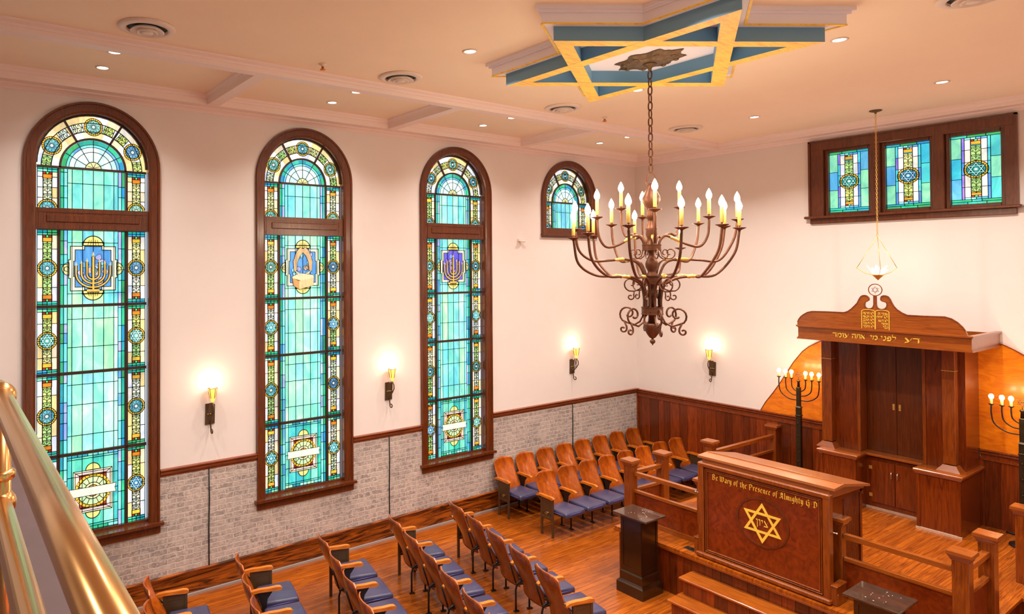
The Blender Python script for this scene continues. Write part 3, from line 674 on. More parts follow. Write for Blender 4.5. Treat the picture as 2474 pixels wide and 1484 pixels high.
# ================================================================== ceiling star
sc_ = (4.67, -6.21); A_, BX, BY = 1.317, 1.262, .665
def tri(k, s=1.0): # k=+1 north tip, -1 south tip
    return [(sc_[0], sc_[1]+k*A_*s), (sc_[0]-BX*s, sc_[1]-k*BY*s), (sc_[0]+BX*s, sc_[1]-k*BY*s)]
def hexagram(s):
    T = [Vector(p) for p in tri(1, s)]; U = [Vector(p) for p in tri(-1, s)]; C_ = Vector(sc_)
    def isect(p, q, r, t):
        d1 = q-p; d2 = t-r; k = ((r-p).x*d2.y-(r-p).y*d2.x)/(d1.x*d2.y-d1.y*d2.x); return p+d1*k
    pts = list(T)+list(U)
    for i in range(3):
        for j in range(3):
            p, q = T[i], T[(i+1) % 3]; r, t = U[j], U[(j+1) % 3]; d1 = q-p; d2 = t-r; den = d1.x*d2.y-d1.y*d2.x
            if abs(den) < 1e-6: continue
            k = ((r-p).x*d2.y-(r-p).y*d2.x)/den; m_ = ((r-p).x*d1.y-(r-p).y*d1.x)/den
            if -.001 < k < 1.001 and -.001 < m_ < 1.001: pts.append(p+d1*k)
    pts = sorted(pts, key=lambda p: math.atan2((p-C_).y, (p-C_).x)); return [(p.x, p.y) for p in pts]
star = thing('ceiling_star', 'large six-pointed star moulding on the ceiling above the chandelier', 'ceiling ornament', (sc_[0], sc_[1], CEIL))
P = hexagram(1.11); b = MB(); b.prism(P, lambda x, y: (x, y, 6.225), lambda x, y: (x, y, CEIL+.002)); b.build('star_plate', MT['lav'], star)
b = MB(); b.prism(hexagram(1.16), lambda x, y: (x, y, 6.335), lambda x, y: (x, y, CEIL)); b.prism(hexagram(1.135), lambda x, y: (x, y, 6.31), lambda x, y: (x, y, 6.336)); b.build('cornice', MT['lav'], star)
b = MB()
for i in range(len(P)): p = P[i]; q = P[(i+1) % len(P)]; b.ribbon([p, q], .022, lambda x, y, l: (x, y, 6.224-l), h=.008)
b.build('gilt_edge', MT['gold'], star)
b = MB(); w = .135
for k in (1, -1):
    T = [Vector(p) for p in tri(k)]; C_ = Vector(sc_); n = 3
    # inset triangle by w
    def inset(T, w):
        out = []
        for i in range(3):
            p0, p1, p2 = T[i-1], T[i], T[(i+1) % 3]; d0 = (p1-p0).normalized(); d1 = (p2-p1).normalized()
            n0 = Vector((-d0.y, d0.x)); n1 = Vector((-d1.y, d1.x))
            if (C_-p1).dot(n0) < 0: n0 = -n0
            if (C_-p1).dot(n1) < 0: n1 = -n1
            m_ = n0+n1; out.append(p1+m_*(w/m_.dot(n0)))
        return out
    I = inset(T, w); zb, zt = (6.10, 6.101)[k < 0], 6.226
    vs = [(p.x, p.y, zb) for p in T]+[(p.x, p.y, zb) for p in I]+[(p.x, p.y, zt) for p in T]+[(p.x, p.y, zt) for p in I]
    b.add(vs, [(i, (i+1) % 3, 3+(i+1) % 3, 3+i) for i in range(3)], 1)
    b.add(vs, [(i, (i+1) % 3, 6+(i+1) % 3, 6+i) for i in range(3)]+[(3+i, 3+(i+1) % 3, 9+(i+1) % 3, 9+i) for i in range(3)], 0)
o = b.build('star_band', [MT['blue'], MT['gold']], star); o['label'] = 'interlaced triangle band, blue sides and gold underside'
# ================================================================== ceiling fixtures
def downlight(x, y, z, w, first=[None]):
    nm = 'recessed downlight with a pale ring in the %s' % ('main ceiling' if z == 6.37 else 'side coffer')
    if first[0] is None:
        r = thing('downlight', nm, 'ceiling light', (0, 0, 0)); b = MB(); b.lathe([(.075, 0), (.078, -.006), (.060, -.010), (.056, -.002)], (0, 0, 0), 24); b.build('trim_ring', MT['white'], r)
        b = MB(); b.lathe([(.001, -.004), (.056, -.004), (.056, -.001), (.001, -.001)], (0, 0, 0), 24); b.build('lens', MT['down'], r); first[0] = r
    else: r = copy_tree(first[0])
    r.location = (x, y, z); return r
ROWN = {-1.9: 'row nearest the end wall', -2.05: 'bay nearest the end wall', -2.0: 'bay nearest the end wall', -4.67: 'second row from the end wall', -4.62: 'second row from the end wall', -4.7: 'second bay', -4.8: 'second bay from the end wall', -7.4: 'third row from the end wall', -7.5: 'third bay from the end wall', -10.2: 'fourth row', -10.3: 'fourth bay', -10.38: 'bay nearest the balcony', -13.6: 'added unseen fill over the balcony'}
for (x, y, z, w) in DOWN:
    r = downlight(x, y, z, w)
    side = 'close to the beam' if x == 1.36 else ('close to the window wall' if x == .72 else ('left of the hanging lamp' if x == 3.44 else ('right side of the ceiling' if x == 5.67 else 'far right coffer')))
    r['label'] = 'round recessed downlight, %s, %s' % (ROWN[y], side); r['category'] = 'ceiling light'; r['group'] = 'recessed downlights'
    lamp('AREA', (x, y, z-.02), w, WARM2, .10, spread=2.3)
diff0 = None
for i, (x, y) in enumerate([(2.35, -10.3), (2.30, -7.47), (2.30, -4.75), (2.42, -2.02), (6.76, -4.88)]):
    lab = ['largest round white air diffuser, beside the beam near the balcony', 'round white air diffuser left of the ceiling star', 'round white air diffuser beside the star tip, second from the end wall', 'round white air diffuser nearest the corner of the end wall', 'round white air diffuser at the top right of the ceiling'][i]
    if diff0 is None:
        r = diff0 = thing('air_diffuser', lab, 'air vent', (0, 0, 0), 'ceiling air diffusers')
        b = MB(); b.lathe([(.245, 0), (.25, -.008), (.235, -.022), (.185, -.030), (.178, -.022), (.178, 0)], (0, 0, 0), 40); b.build('outer_ring', MT['white'], r)
        b = MB(); b.lathe([(.178, -.002), (.178, -.004), (.001, -.004), (.001, -.002)], (0, 0, 0), 40); b.build('dark_throat', MT['cord'], r)
        for R_, h in ((.150, -.045), (.095, -.055)):
            b = MB(); b.lathe([(R_-.035, -.012), (R_, h), (R_-.012, h-.006), (R_-.048, -.018)], (0, 0, 0), 40); b.build('cone_ring', MT['white'], r)
        b = MB(); b.lathe([(.001, -.03), (.045, -.032), (.058, -.055), (.03, -.062), (.001, -.062)], (0, 0, 0), 30); b.build('centre_cap', MT['white'], r)
    else: r = copy_tree(diff0)
    r.location = (x, y, CEIL); r['label'] = lab
for i, (x, y) in enumerate([(2.24, -8.45), (2.22, -3.76)]):
    r = thing('fire_sprinkler', ['small copper sprinkler head beside the second air diffuser', 'small copper sprinkler head between the third and fourth air diffusers'][i], 'sprinkler', (x, y, CEIL), 'sprinkler heads')
    b = MB(); b.lathe([(.04, 0), (.042, -.008), (.018, -.02), (.016, -.03)], (x, y, CEIL), 16); b.build('escutcheon', MT['white'], r)
    b = MB(); b.lathe([(.014, -.028), (.014, -.05), (.03, -.058), (.028, -.066), (.004, -.07)], (x, y, CEIL), 16); b.build('nozzle', MT['copper'], r)
r = thing('wall_sensor', 'small white box on the left wall beside the short arched window', 'sensor', (0, -3.3, 4.63))
b = MB(); b.bbox(0, .03, -3.36, -3.27, 4.615, 4.665, .006); b.build('mounting_plate', MT['white'], r)
b = MB(); b.bbox(.03, .09, -3.35, -3.24, 4.60, 4.63, .01); b.build('housing', MT['white'], r)
# ================================================================== chandelier
CX, CY = 4.557, -6.03
ch = thing('chandelier', 'large wrought-iron candle chandelier hanging from the ceiling star', 'chandelier', (CX, CY, 6.22))
b = MB(); pts = []
for k in range(48):
    a = 2*PI*k/48; pts.append((CX+(.34+.035*math.cos(8*a)+.02*math.cos(16*a))*math.cos(a)*1.0, CY+(.24+.03*math.cos(8*a))*math.sin(a)))
rot = math.radians(-5)
P = [(CX+(x-CX)*math.cos(rot)-(y-CY)*math.sin(rot), CY+(x-CX)*math.sin(rot)+(y-CY)*math.cos(rot)) for x, y in pts]
sh = lambda s, z: (lambda x, y: (CX+(x-CX)*s, CY+(y-CY)*s, z))
b.prism(P, sh(1, 6.218), sh(.97, 6.226)); b.prism(P, sh(.78, 6.196), sh(.95, 6.219)); b.prism(P, sh(.45, 6.180), sh(.6, 6.198))
for k in range(8):
    a = 2*PI*k/8+rot; b.ball((CX+.27*math.cos(a), CY+.19*math.sin(a), 6.20), .028, 6, .7)
b.lathe([(.07, 6.185), (.06, 6.17), (.02, 6.14), (.012, 6.10)], (CX, CY, 0), 16); b.build('ceiling_canopy', MT['canopy'], ch)
def chain(b, x, y, z0, z1, L=.075, r=.0055, w=.019):
    n = max(1, int(round((z1-z0)/(L*.74)))); L_ = (z1-z0)/(n-.0)*1.30; k = 0
    for i in range(n):
        zc = z0+(i+.5)*(z1-z0)/n; ps = []
        for t in range(14):
            a = 2*PI*t/14; u = w*math.cos(a); v = (L_/2-r)*(abs(math.sin(a))**.75)*(1 if math.sin(a) >= 0 else -1)
            ps.append((x+u, y, zc+v) if i % 2 == 0 else (x, y+u, zc+v))
        b.tube(ps, r, 6, True)
b = MB(); chain(b, CX, CY, 5.10, 6.11, .105, .0065, .021); b.build('chain', MT['rust'], ch)
b = MB(); b.tube(spline([(CX-.012, CY, 5.11), (CX-.03, CY-.02, 5.06), (CX-.03, CY-.03, 5.0), (CX, CY-.02, 4.97), (CX+.03, CY+.03, 5.0), (CX+.03, CY+.02, 5.06), (CX+.012, CY, 5.11)]), .006, 6)
b.build('top_loop', MT['rust'], ch)
b = MB(); b.lathe([(.002, 5.0), (.022, 4.995), (.03, 4.97), (.05, 4.93), (.084, 4.86), (.086, 4.83), (.07, 4.79), (.045, 4.74), (.040, 4.70), (.055, 4.65), (.035, 4.64), (.035, 4.615), (.052, 4.56), (.058, 4.55), (.050, 4.53), (.055, 4.49), (.040, 4.45), (.034, 4.42), (.045, 4.40), (.045, 4.33), (.026, 4.30), (.030, 4.26), (.050, 4.235), (.062, 4.20), (.058, 4.165), (.040, 4.13), (.038, 4.115), (.060, 4.09), (.062, 4.07), (.05, 4.06), (.05, 3.99), (.04, 3.98), (.04, 3.92), (.06, 3.90), (.05, 3.88), (.038, 3.86), (.036, 3.61)], (CX, CY, 0), 24)
b.build('central_stem', MT['rust'], ch)
for z0, z1, R_ in ((4.33, 4.39, .088), (4.0, 4.065, .092), (3.70, 3.775, .10)):
    b = MB(); b.lathe([(R_-.012, z1), (R_+.004, z1), (R_+.004, z1-.008), (R_, z1-.010), (R_, z0+.010), (R_+.004, z0+.008), (R_+.004, z0), (R_-.012, z0), (R_-.014, z0+.01), (R_-.014, z1-.01), (R_-.012, z1)], (CX, CY, 0), 24, sm=False)
    for k in range(6): a = k*PI/3; b.tube([(CX+.03*math.cos(a), CY+.03*math.sin(a), (z0+z1)/2), (CX+(R_-.005)*math.cos(a), CY+(R_-.005)*math.sin(a), (z0+z1)/2)], .006, 6)
    b.build('band_ring', MT['rust'], ch)
b = MB(); b.lathe([(.05, 3.615), (.082, 3.61), (.085, 3.60), (.078, 3.56), (.055, 3.51), (.030, 3.475), (.012, 3.465), (.010, 3.455), (.022, 3.45), (.027, 3.435), (.022, 3.422), (.008, 3.41), (.002, 3.395)], (CX, CY, 0), 24); b.build('finial', MT['rust'], ch)
CAND = [('U', .342, -.437, 4.687), ('U', -.402, .427, 4.693), ('U', -.314, -.426, 4.656), ('U', .307, .496, 4.659), ('U', -.402, .066, 4.771), ('U', -.062, .572, 4.781),
        ('M', -.37, -.685, 4.533), ('M', .409, .827, 4.636), ('M', -.557, .109, 4.611), ('M', -.096, .972, 4.626),
        ('L', -.312, -.776, 4.444), ('L', -.068, -.861, 4.476), ('L', -.634, -.092, 4.491), ('L', .363, -.85, 4.527), ('L', .621, -.467, 4.506), ('L', .598, .214, 4.553), ('L', .226, .914, 4.577), ('L', .527, .646, 4.538), ('L', -.639, .616, 4.515), ('L', -.356, 1.039, 4.369)]
for t, dx, dy, zc in CAND:
    R_ = math.hypot(dx, dy); ux, uy = dx/R_, dy/R_; p = lambda r, z: (CX+ux*r, CY+uy*r, z)
    if t == 'U': K = [p(.075, 4.34), p(.082, 4.42), p(.13, 4.475), p(.20, 4.46), p(R_*.62, zc-.30+.03), p(R_*.84, zc-.285), p(R_*.97, zc-.18), p(R_, zc-.01)]; kn = p(.22, 4.452)
    elif t == 'M': K = [p(.075, 4.02), p(.085, 4.10), p(.15, 4.21), p(.28, 4.245), p(R_*.55, 4.235), p(R_*.78, 4.235), p(R_*.95, zc-.20), p(R_, zc-.01)]; kn = p(.31, 4.243)
    else: K = [p(.088, 3.72), p(.085, 3.86), p(.12, 3.99), p(.24, 4.06), p(.38, 4.08), p(R_*.72, 4.09), p(R_*.94, zc-.24), p(R_, zc-.01)]; kn = p(.36, 4.078)
    S_ = spline(K, 7); arm = MB(); arm.tube(S_, .0125, 8); o = arm.build('candle_arm', MT['rust'], ch)
    i0 = min(range(len(S_)), key=lambda i: (S_[i]-Vector(kn)).length)
    b = MB(); b.tube(S_[i0-2:i0+4], [.012, .019, .013, .019, .014, .012][:len(S_[i0-2:i0+4])], 8); b.build('gilt_knot', MT['rustgold'], o)
    x, y = CX+dx, CY+dy
    b = MB(); b.lathe([(.008, zc-.02), (.020, zc-.010), (.058, zc+.006), (.060, zc+.012), (.03, zc+.010), (.012, zc+.012), (.012, zc+.03)], (x, y, 0), 18); b.build('drip_pan', MT['rust'], o)
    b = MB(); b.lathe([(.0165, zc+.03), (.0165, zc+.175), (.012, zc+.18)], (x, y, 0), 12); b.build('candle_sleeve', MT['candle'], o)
    b = MB(); b.lathe([(.012, zc+.18), (.024, zc+.198), (.028, zc+.22), (.020, zc+.25), (.008, zc+.275), (.001, zc+.287)], (x, y, 0), 10); b.build('flame_bulb', MT['bulb'], o)
def spiral(c, r0, r1, a0, a1, n=16): return [(c[0]+(r0+(r1-r0)*i/n)*math.cos(a0+(a1-a0)*i/n), c[1]+(r0+(r1-r0)*i/n)*math.sin(a0+(a1-a0)*i/n)) for i in range(n+1)]
def scroll(ang, big, pts2, r):
    ux, uy = math.cos(ang), math.sin(ang); b = MB()
    for P in pts2: b.tube([(CX+ux*q[0], CY+uy*q[0], q[1]) for q in P], r, 7)
    return b.build('iron_scroll', MT['rust'], ch)
for k in range(6):
    a = k*PI/3+.35
    s1 = [(.085, 3.70), (.12, 3.625), (.18, 3.59), (.24, 3.61)]+spiral((.235, 3.70), .09, .018, -.9, PI*1.75)
    s2 = [(.275, 3.625), (.25, 3.57)]+spiral((.285, 3.545), .036, .010, PI, PI*2.9, 12)
    scroll(a, 1, [[tuple(p) for p in s1], s2], .0095)
    s3 = [(.085, 4.0), (.12, 3.95), (.17, 3.93)]+spiral((.20, 4.005), .075, .015, -1.3, PI*1.5)
    s4 = [(.17, 3.93), (.175, 3.89)]+spiral((.205, 3.875), .034, .010, PI, PI*2.8, 12)
    scroll(a+.5, 1, [s3, s4], .007)
    s5 = [(.085, 4.33), (.10, 4.275), (.145, 4.25)]+spiral((.17, 4.305), .055, .012, -1.2, PI*1.6)
    scroll(a, 0, [s5], .006)
# ================================================================== wall sconces
def make_sconce():
    r = thing('wall_sconce', '', 'wall lamp', (0, 0, 0), 'torch wall lamps')      # mounted on x = 0, origin at plate centre, projects +x
    b = MB(); b.prism([(-.065, -.135), (.06, -.13), (.065, .12), (.02, .125), (.015, .14), (-.06, .135)], lambda y, z: (.001, y, z), lambda y, z: (.016, y, z)); b.build('back_plate', MT['bronze'], r)
    b = MB()
    for y in (-.03, 0, .03): b.ball((.02, y, 0), .008, 6)
    b.build('rivet', MT['rustgold'], r)
    b = MB(); P = [(.03, 0, -.10), (.045, 0, -.19)]+[(.045+.035+q[0], 0, -.21+q[1]) for q in spiral((0, 0), .036, .02, PI, PI*2.6, 12)]
    b.tube([(.115, 0, .16), (.155, 0, .12), (.16, 0, .06), (.12, 0, .0), (.06, 0, -.06)]+P, .009, 7); b.tube([(.115, 0, .17), (.11, 0, .08), (.10, 0, .0), (.02, 0, -.01)], .007, 6)
    b.tube([(.10, 0, .03), (.085, 0, .13)]+[(.075+q[0], 0, .14+q[1]) for q in spiral((0, 0), .015, .006, 0, 4, 8)], .006, 6); b.build('scroll_bracket', MT['bronze'], r)
    b = MB(); P = [(.010, .165), (.022, .185), (.032, .22), (.044, .29), (.056, .35)]; vs = []; n = 18
    for q, z in P+[(q-.003, z) for q, z in P[::-1]]: vs += [(.115+q*math.cos(2*PI*k/n), q*math.sin(2*PI*k/n), z) for k in range(n)]
    b.add(vs, [(i*n+k, i*n+(k+1) % n, (i+1)*n+(k+1) % n, (i+1)*n+k) for i in range(len(P)*2-1) for k in range(n)], 0, True); b.build('amber_glass_cone', MT['shade'], r)
    b = MB(); b.torus((.115, 0, .353), .059, .004)
    for k in range(5): a = k*2*PI/5+.3; b.tube([(.115+.036*math.cos(a), .036*math.sin(a), .22), (.115+.049*math.cos(a), .049*math.sin(a), .29), (.115+.060*math.cos(a), .060*math.sin(a), .353)], .004, 5)
    b.build('wire_cage', MT['bronze'], r)
    b = MB(); b.ball((.115, 0, .345), .032, 10, 1.25); b.build('light_bulb', MT['bulb3'], r)
    return r
sc0 = make_sconce()
for i, (x, y, z, rz) in enumerate([(0, -8.94, 2.27, 0), (0, -6.14, 2.26, 0), (0, -1.97, 2.27, 0), (1.637, 0, 2.26, -PI/2)]):
    r = sc0 if i == 0 else copy_tree(sc0); r.location = (x, y, z); r.rotation_euler = (0, 0, rz)
    r['label'] = 'lit amber torch wall lamp '+['between the first and second tall windows', 'between the second and third tall windows', 'on the left wall under the short arched window', 'on the end wall above the board wainscot'][i]
    d = .16
    lamp('POINT', (x+(d if rz == 0 else 0), y-(0 if rz == 0 else d), z+.42), 2.8, WARM, .04)
# ================================================================== platform and steps
HP = .60
b = MB(); b.box(2.70, 6.33, -4.10, 0, 0, HP-.03); b.box(6.33, ROOM_X, -2.20, 0, 0, HP-.03); struct('trim_9', b, MT['wains'], 'dark board sides of the raised platform')
x = 2.68; b = MB(); random.seed(8)
while x < 6.36:
    w = random.choice([.10, .14, .18]); x1 = min(6.36, x+w); b.bbox(x+.001, x1-.001, -4.118, -4.09, 0, HP-.035, .003); x = x1
y = -4.1
while y < 0:
    w = random.choice([.10, .14, .18]); y1 = min(0, y+w); b.bbox(2.682, 2.71, y+.001, y1-.001, 0, HP-.035, .003); y = y1
struct('trim_10', b, MT['wains'], 'vertical boards facing the front of the platform')
b = MB(); b.box(2.64, 6.38, -4.16, 0, HP-.035, HP); b.box(6.38, ROOM_X, -2.24, 0, HP-.035, HP); struct('floor_platform', b, MT['floor'], 'raised oak platform floor in front of the ark')
b = MB(); b.sweep([(2.655, 0), (2.655, -4.15), (6.38, -4.15)], [(0, HP-.06), (-.022, HP-.055), (-.026, HP-.03), (-.02, HP-.035), (0, HP-.034)]); struct('trim_11', b, MT['oakx'], 'rounded wooden nosing along the platform edge')
st = thing('platform_steps', 'two wide wooden steps in front of the lettered desk', 'steps', (4.6, -4.4, 0))
for k, (y0, y1, z) in enumerate([(-4.66, -4.12, .20), (-4.42, -4.12, .40)]):
    b = MB(); b.bbox(3.76, 5.50, y0, y1+.0, z-.032, z, .008); o = b.build('tread', MT['step'], st)
    b = MB(); x = 3.80; random.seed(k)
    while x < 5.46: w = random.choice([.1, .15, .2]); x1 = min(5.46, x+w); b.bbox(x+.001, x1-.001, y0+.035, -4.12, z-.2, z-.032, .002); x = x1
    b.build('riser', MT['wains'], o)
# railings
def post(b, x, y, z1=1.45, z0=HP, h=.065):
    b.bbox(x-h, x+h, y-h, y+h, z0, z1-.09, .004)
def postcap(b, x, y, z=1.45, h=.065):
    b.frustum(x, y, z-.09, z-.075, h+.002, h+.002, h+.012, h+.012); b.frustum(x, y, z-.075, z-.035, h+.008, h+.008, h+.030, h+.030); b.frustum(x, y, z-.035, z-.03, h+.03, h+.03, h+.038, h+.038); b.frustum(x, y, z-.03, z, h+.038, h+.038, h+.034, h+.034)
def railing(name_label, posts, p0, p1, panel=True, mid=True):
    r = thing('platform_railing', name_label, 'railing', (posts[0][0] if posts else p0[0], posts[0][1] if posts else p0[1], HP), 'railings round the platform')
    for (x, y) in posts:
        b = MB(); post(b, x, y); o = b.build('post', MT['oak'], r); b = MB(); postcap(b, x, y); b.build('post_cap', MT['oakx'], o)
    d = Vector((p1[0]-p0[0], p1[1]-p0[1])); L = d.length; d.normalize(); n = Vector((-d.y, d.x)); mt = MT['oakx'] if abs(d.x) > .5 else MT['oaky']
    def bar(z0, z1, hw, nm, mat):
        b = MB(); q = [Vector(p0)+n*hw, Vector(p1)+n*hw, Vector(p1)-n*hw, Vector(p0)-n*hw]
        vs = [(v.x, v.y, z0) for v in q]+[(v.x, v.y, z1) for v in q]; b.add(vs, [(0, 3, 2, 1), (4, 5, 6, 7), (0, 1, 5, 4), (1, 2, 6, 5), (2, 3, 7, 6), (3, 0, 4, 7)]); b.build(nm, mat, r)
    bar(1.235, 1.285, .032, 'top_rail', mt); bar(1.0, 1.035, .026, 'lower_rail', mt)
    if panel:
        bar(.66, 1.0, .010, 'solid_panel', MT['mahog']); bar(HP, .665, .028, 'bottom_rail', mt)
    return r
YR = -3.77
railing('railing section at the front left of the platform, behind the black pedestal', [(2.63, YR-.02)], (2.69, YR), (3.642, YR))
railing('railing section at the front right of the platform, right of the lettered desk', [(6.31, YR)], (5.31, YR), (6.24, YR))
railing('short return railing on the left side of the platform', [(2.67, -3.10)], (2.64, YR+.05), (2.67, -3.16))
railing('railing on the left side of the platform running to the end wall', [(2.71, -1.93), (2.755, -.075)], (2.715, -1.87), (2.755, -.14))
railing('short return railing at the right front corner of the platform', [(6.31, -3.03)], (6.31, YR+.08), (6.31, -3.10))
railing('railing on the right edge of the platform near the ark', [(6.30, -1.75)], (6.30, -1.69), (6.30, -.03))
# ================================================================== reading desk
dk = thing('reading_desk', 'big mahogany reading desk with gold gothic lettering and a star', 'desk', (4.55, -3.7, HP))
b = MB(); b.bbox(3.88, 5.24, -4.0, -3.22, HP, 1.70, .004); b.build('desk_body', MT['mahogz'], dk)
b = MB()
for k in range(16): y = -3.62+k*.024; b.bbox(5.236, 5.250, y, y+.016, HP+.02, 1.62, .003)
b.bbox(5.236, 5.262, -3.25, -3.20, HP, 1.69, .003); b.bbox(5.236, 5.262, -4.0, -3.96, HP, 1.69, .003); b.bbox(5.236, 5.262, -4.0, -3.2, 1.62, 1.69, .003)
b.build('fluted_side', MT['mahogz'], dk)
b = MB(); pr = [(-4.05, 1.795), (-4.05, 1.822), (-3.82, 1.832), (-3.18, 1.715), (-3.18, 1.69), (-3.82, 1.80)]
b.prism(pr, lambda y, z: (3.80, y, z), lambda y, z: (5.335, y, z)); b.prism([(-4.02, 1.70), (-4.03, 1.795), (-3.82, 1.80), (-3.20, 1.69), (-3.2, 1.66)], lambda y, z: (3.85, y, z), lambda y, z: (5.28, y, z))
b.box(3.81, 5.325, -3.85, -3.84, 1.825, 1.84); b.build('desk_top', MT['deskwood'], dk)
fp = MB(); fp.bbox(3.90, 5.27, -4.055, -4.01, .64, 1.70, .003); fpo = fp.build('front_panel', MT['mahog'], dk)
b = MB(); X0, X1, Z0, Z1 = 3.815, 5.30, HP+.005, 1.752
b.bbox(X0+.002, X0+.075, -4.085, -4.002, Z0+.02, Z1-.02, .01); b.bbox(X1-.075, X1-.002, -4.085, -4.002, Z0+.02, Z1-.02, .01); b.bbox(X0, X1, -4.088, -4.0, Z1-.055, Z1, .012); b.bbox(X0-.01, X1+.01, -4.12, -4.0, Z0, Z0+.055, .012)
for q in (.085, .105): b.bbox(X0+q, X0+q+.012, -4.07, -4.04, Z0+.07, Z1-.07, .003); b.bbox(X1-q-.012, X1-q, -4.07, -4.04, Z0+.07, Z1-.07, .003); b.bbox(X0+q, X1-q, -4.07, -4.04, Z1-q+.005, Z1-q+.017, .003); b.bbox(X0+q, X1-q, -4.075, -4.04, Z0+q-.02, Z0+q-.008, .003)
b.build('panel_frame', MT['oak'], dk)
SC_ = (4.585, 1.232)
b = MB(); b.ribbon([(SC_[0]+.285*math.cos(t), SC_[1]+.27*math.sin(t)) for t in [2*PI*i/48 for i in range(48)]], .022, lambda x, z, l: (x, -4.055-l, z), True, h=.010)
b.build('round_moulding', MT['casing'], fpo)
b = MB()
for k in (0, 1): b.ribbon([(SC_[0]+.215*math.cos(math.radians(90+180*k+120*j)), SC_[1]-.006+.205*math.sin(math.radians(90+180*k+120*j))) for j in range(3)], .027, lambda x, z, l: (x, -4.056-l, z), True, h=.004+.001*k)
b.build('gold_star', MT['goldpaint'], fpo)
# gothic letters drawn with a slanted nib (x height 1)
G = {'B': (1.0, [[(.22, 1.45), (.22, .0)], [(.0, 1.3), (.35, 1.5), (.74, 1.35), (.74, .98), (.3, .82)], [(.3, .82), (.84, .62), (.84, .2), (.5, 0), (.0, .08)]]),
 'e': (.55, [[(.12, .85), (.12, .18), (.3, 0), (.5, .15)], [(.12, .85), (.32, 1), (.48, .78), (.14, .48)]]),
 'W': (1.25, [[(0, 1.4), (.15, 1.3), (.15, .3), (.35, 0), (.62, .25)], [(.6, 1.4), (.62, .25), (.82, 0), (1.1, .3)], [(1.0, 1.45), (1.12, 1.1), (1.1, .3)], [(.0, 1.25), (.2, 1.5)], [(.45, 1.25), (.65, 1.5)]]),
 'a': (.6, [[(.08, .8), (.3, 1), (.46, .85), (.46, .1), (.58, 0)], [(.46, .55), (.2, .5), (.08, .25), (.25, 0), (.46, .15)]]),
 'r': (.48, [[(.02, .9), (.15, .82), (.15, 0)], [(.15, .75), (.35, 1), (.48, .82)]]),
 'y': (.6, [[(.02, .95), (.15, .85), (.15, .2), (.32, 0), (.48, .15)], [(.48, 1), (.48, -.1), (.3, -.5), (.08, -.45)]]),
 'o': (.6, [[(.12, .8), (.12, .2), (.3, 0), (.5, .2), (.5, .8), (.3, 1), (.12, .8)]]),
 'f': (.45, [[(.18, -.2), (.18, 1.3), (.35, 1.55), (.5, 1.4)], [(.0, .92), (.42, .92)]]),
 't': (.45, [[(.2, 1.3), (.2, .15), (.35, 0), (.45, .1)], [(.02, .95), (.42, .95)]]),
 'h': (.62, [[(.12, 1.6), (.12, 0)], [(.12, .75), (.35, 1), (.5, .82), (.5, .1), (.4, -.3)]]),
 'P': (.95, [[(.22, 1.4), (.22, -.15)], [(.0, 1.3), (.4, 1.5), (.84, 1.28), (.84, .85), (.55, .62), (.25, .66)]]),
 's': (.52, [[(.46, .85), (.28, 1), (.1, .8), (.44, .4), (.44, .15), (.26, 0), (.06, .15)]]),
 'n': (.64, [[(.02, .9), (.14, .82), (.14, 0)], [(.14, .75), (.36, 1), (.5, .82), (.5, .1), (.6, 0)]]),
 'c': (.5, [[(.46, .82), (.3, 1), (.12, .8), (.12, .2), (.3, 0), (.46, .15)]]),
 'A': (1.0, [[(.1, 1.2), (.4, 1.5), (.4, .2), (.15, 0), (.0, .2)], [(.4, 1.5), (.75, 1.35), (.75, .15), (.9, 0)], [(.2, .75), (.75, .75)], [(.55, 1.3), (.55, .3)]]),
 'l': (.3, [[(.12, 1.6), (.12, .12), (.25, 0)]]),
 'm': (.92, [[(.02, .9), (.14, .82), (.14, 0)], [(.14, .78), (.34, 1), (.45, .82), (.45, 0)], [(.45, .78), (.65, 1), (.78, .82), (.78, .1), (.88, 0)]]),
 'i': (.3, [[(.02, .9), (.14, .82), (.14, .12), (.26, 0)], [(.08, 1.25), (.18, 1.35)]]),
 'g': (.6, [[(.48, .9), (.3, 1), (.12, .8), (.12, .3), (.28, .1), (.48, .25)], [(.48, 1), (.48, -.15), (.28, -.5), (.06, -.4)]]),
 'G': (.95, [[(.78, 1.38), (.45, 1.5), (.14, 1.2), (.14, .35), (.42, .02), (.7, .2)], [(.45, .95), (.78, .95), (.78, .15), (.66, -.4)]]),
 '.': (.5, [[(.12, .55), (.26, .75)]]),
 'D': (.95, [[(.24, 1.4), (.24, .1)], [(.0, 1.3), (.42, 1.5), (.82, 1.1), (.82, .4), (.45, 0), (.02, .1)]])}
def gothic(b, text, x, z, hx, f, slant=0, wn=.25):
    nv = (math.cos(math.radians(42))*wn/2, math.sin(math.radians(42))*wn/2)
    for chh in text:
        if chh == ' ': x += .42*hx; continue
        w, st_ = G[chh]
        for S2 in st_:
            for p, q in zip(S2, S2[1:]):
                a = [(p[0]-nv[0], p[1]-nv[1]), (q[0]-nv[0], q[1]-nv[1]), (q[0]+nv[0], q[1]+nv[1]), (p[0]+nv[0], p[1]+nv[1])]
                b.add([f(x+u*hx*.95, z+v*hx) for u, v in a], [(0, 1, 2, 3)])
        x += (w+.12)*hx
    return x
f = lambda x, z: (x, -4.0572, z)
tw = gothic(MB(), 'Be Wary of the Presence of Almighty', 0, 0, .045, f)
hx = .0465*1.055/tw*.97*.985; gx = 3.992
for wd in 'Be Wary of the Presence of Almighty'.split():
    b = MB(); gx = gothic(b, wd, gx, 1.572, hx, f)+.42*hx; b.build('gothic_word', MT['goldpaint'], fpo, fix=False)
gx = 5.055
for wd in ('G', '.', 'D'): b = MB(); gx = gothic(b, wd, gx, 1.570, hx, f); b.build('gothic_letter' if wd != '.' else 'gold_dot', MT['goldpaint'], fpo, fix=False)
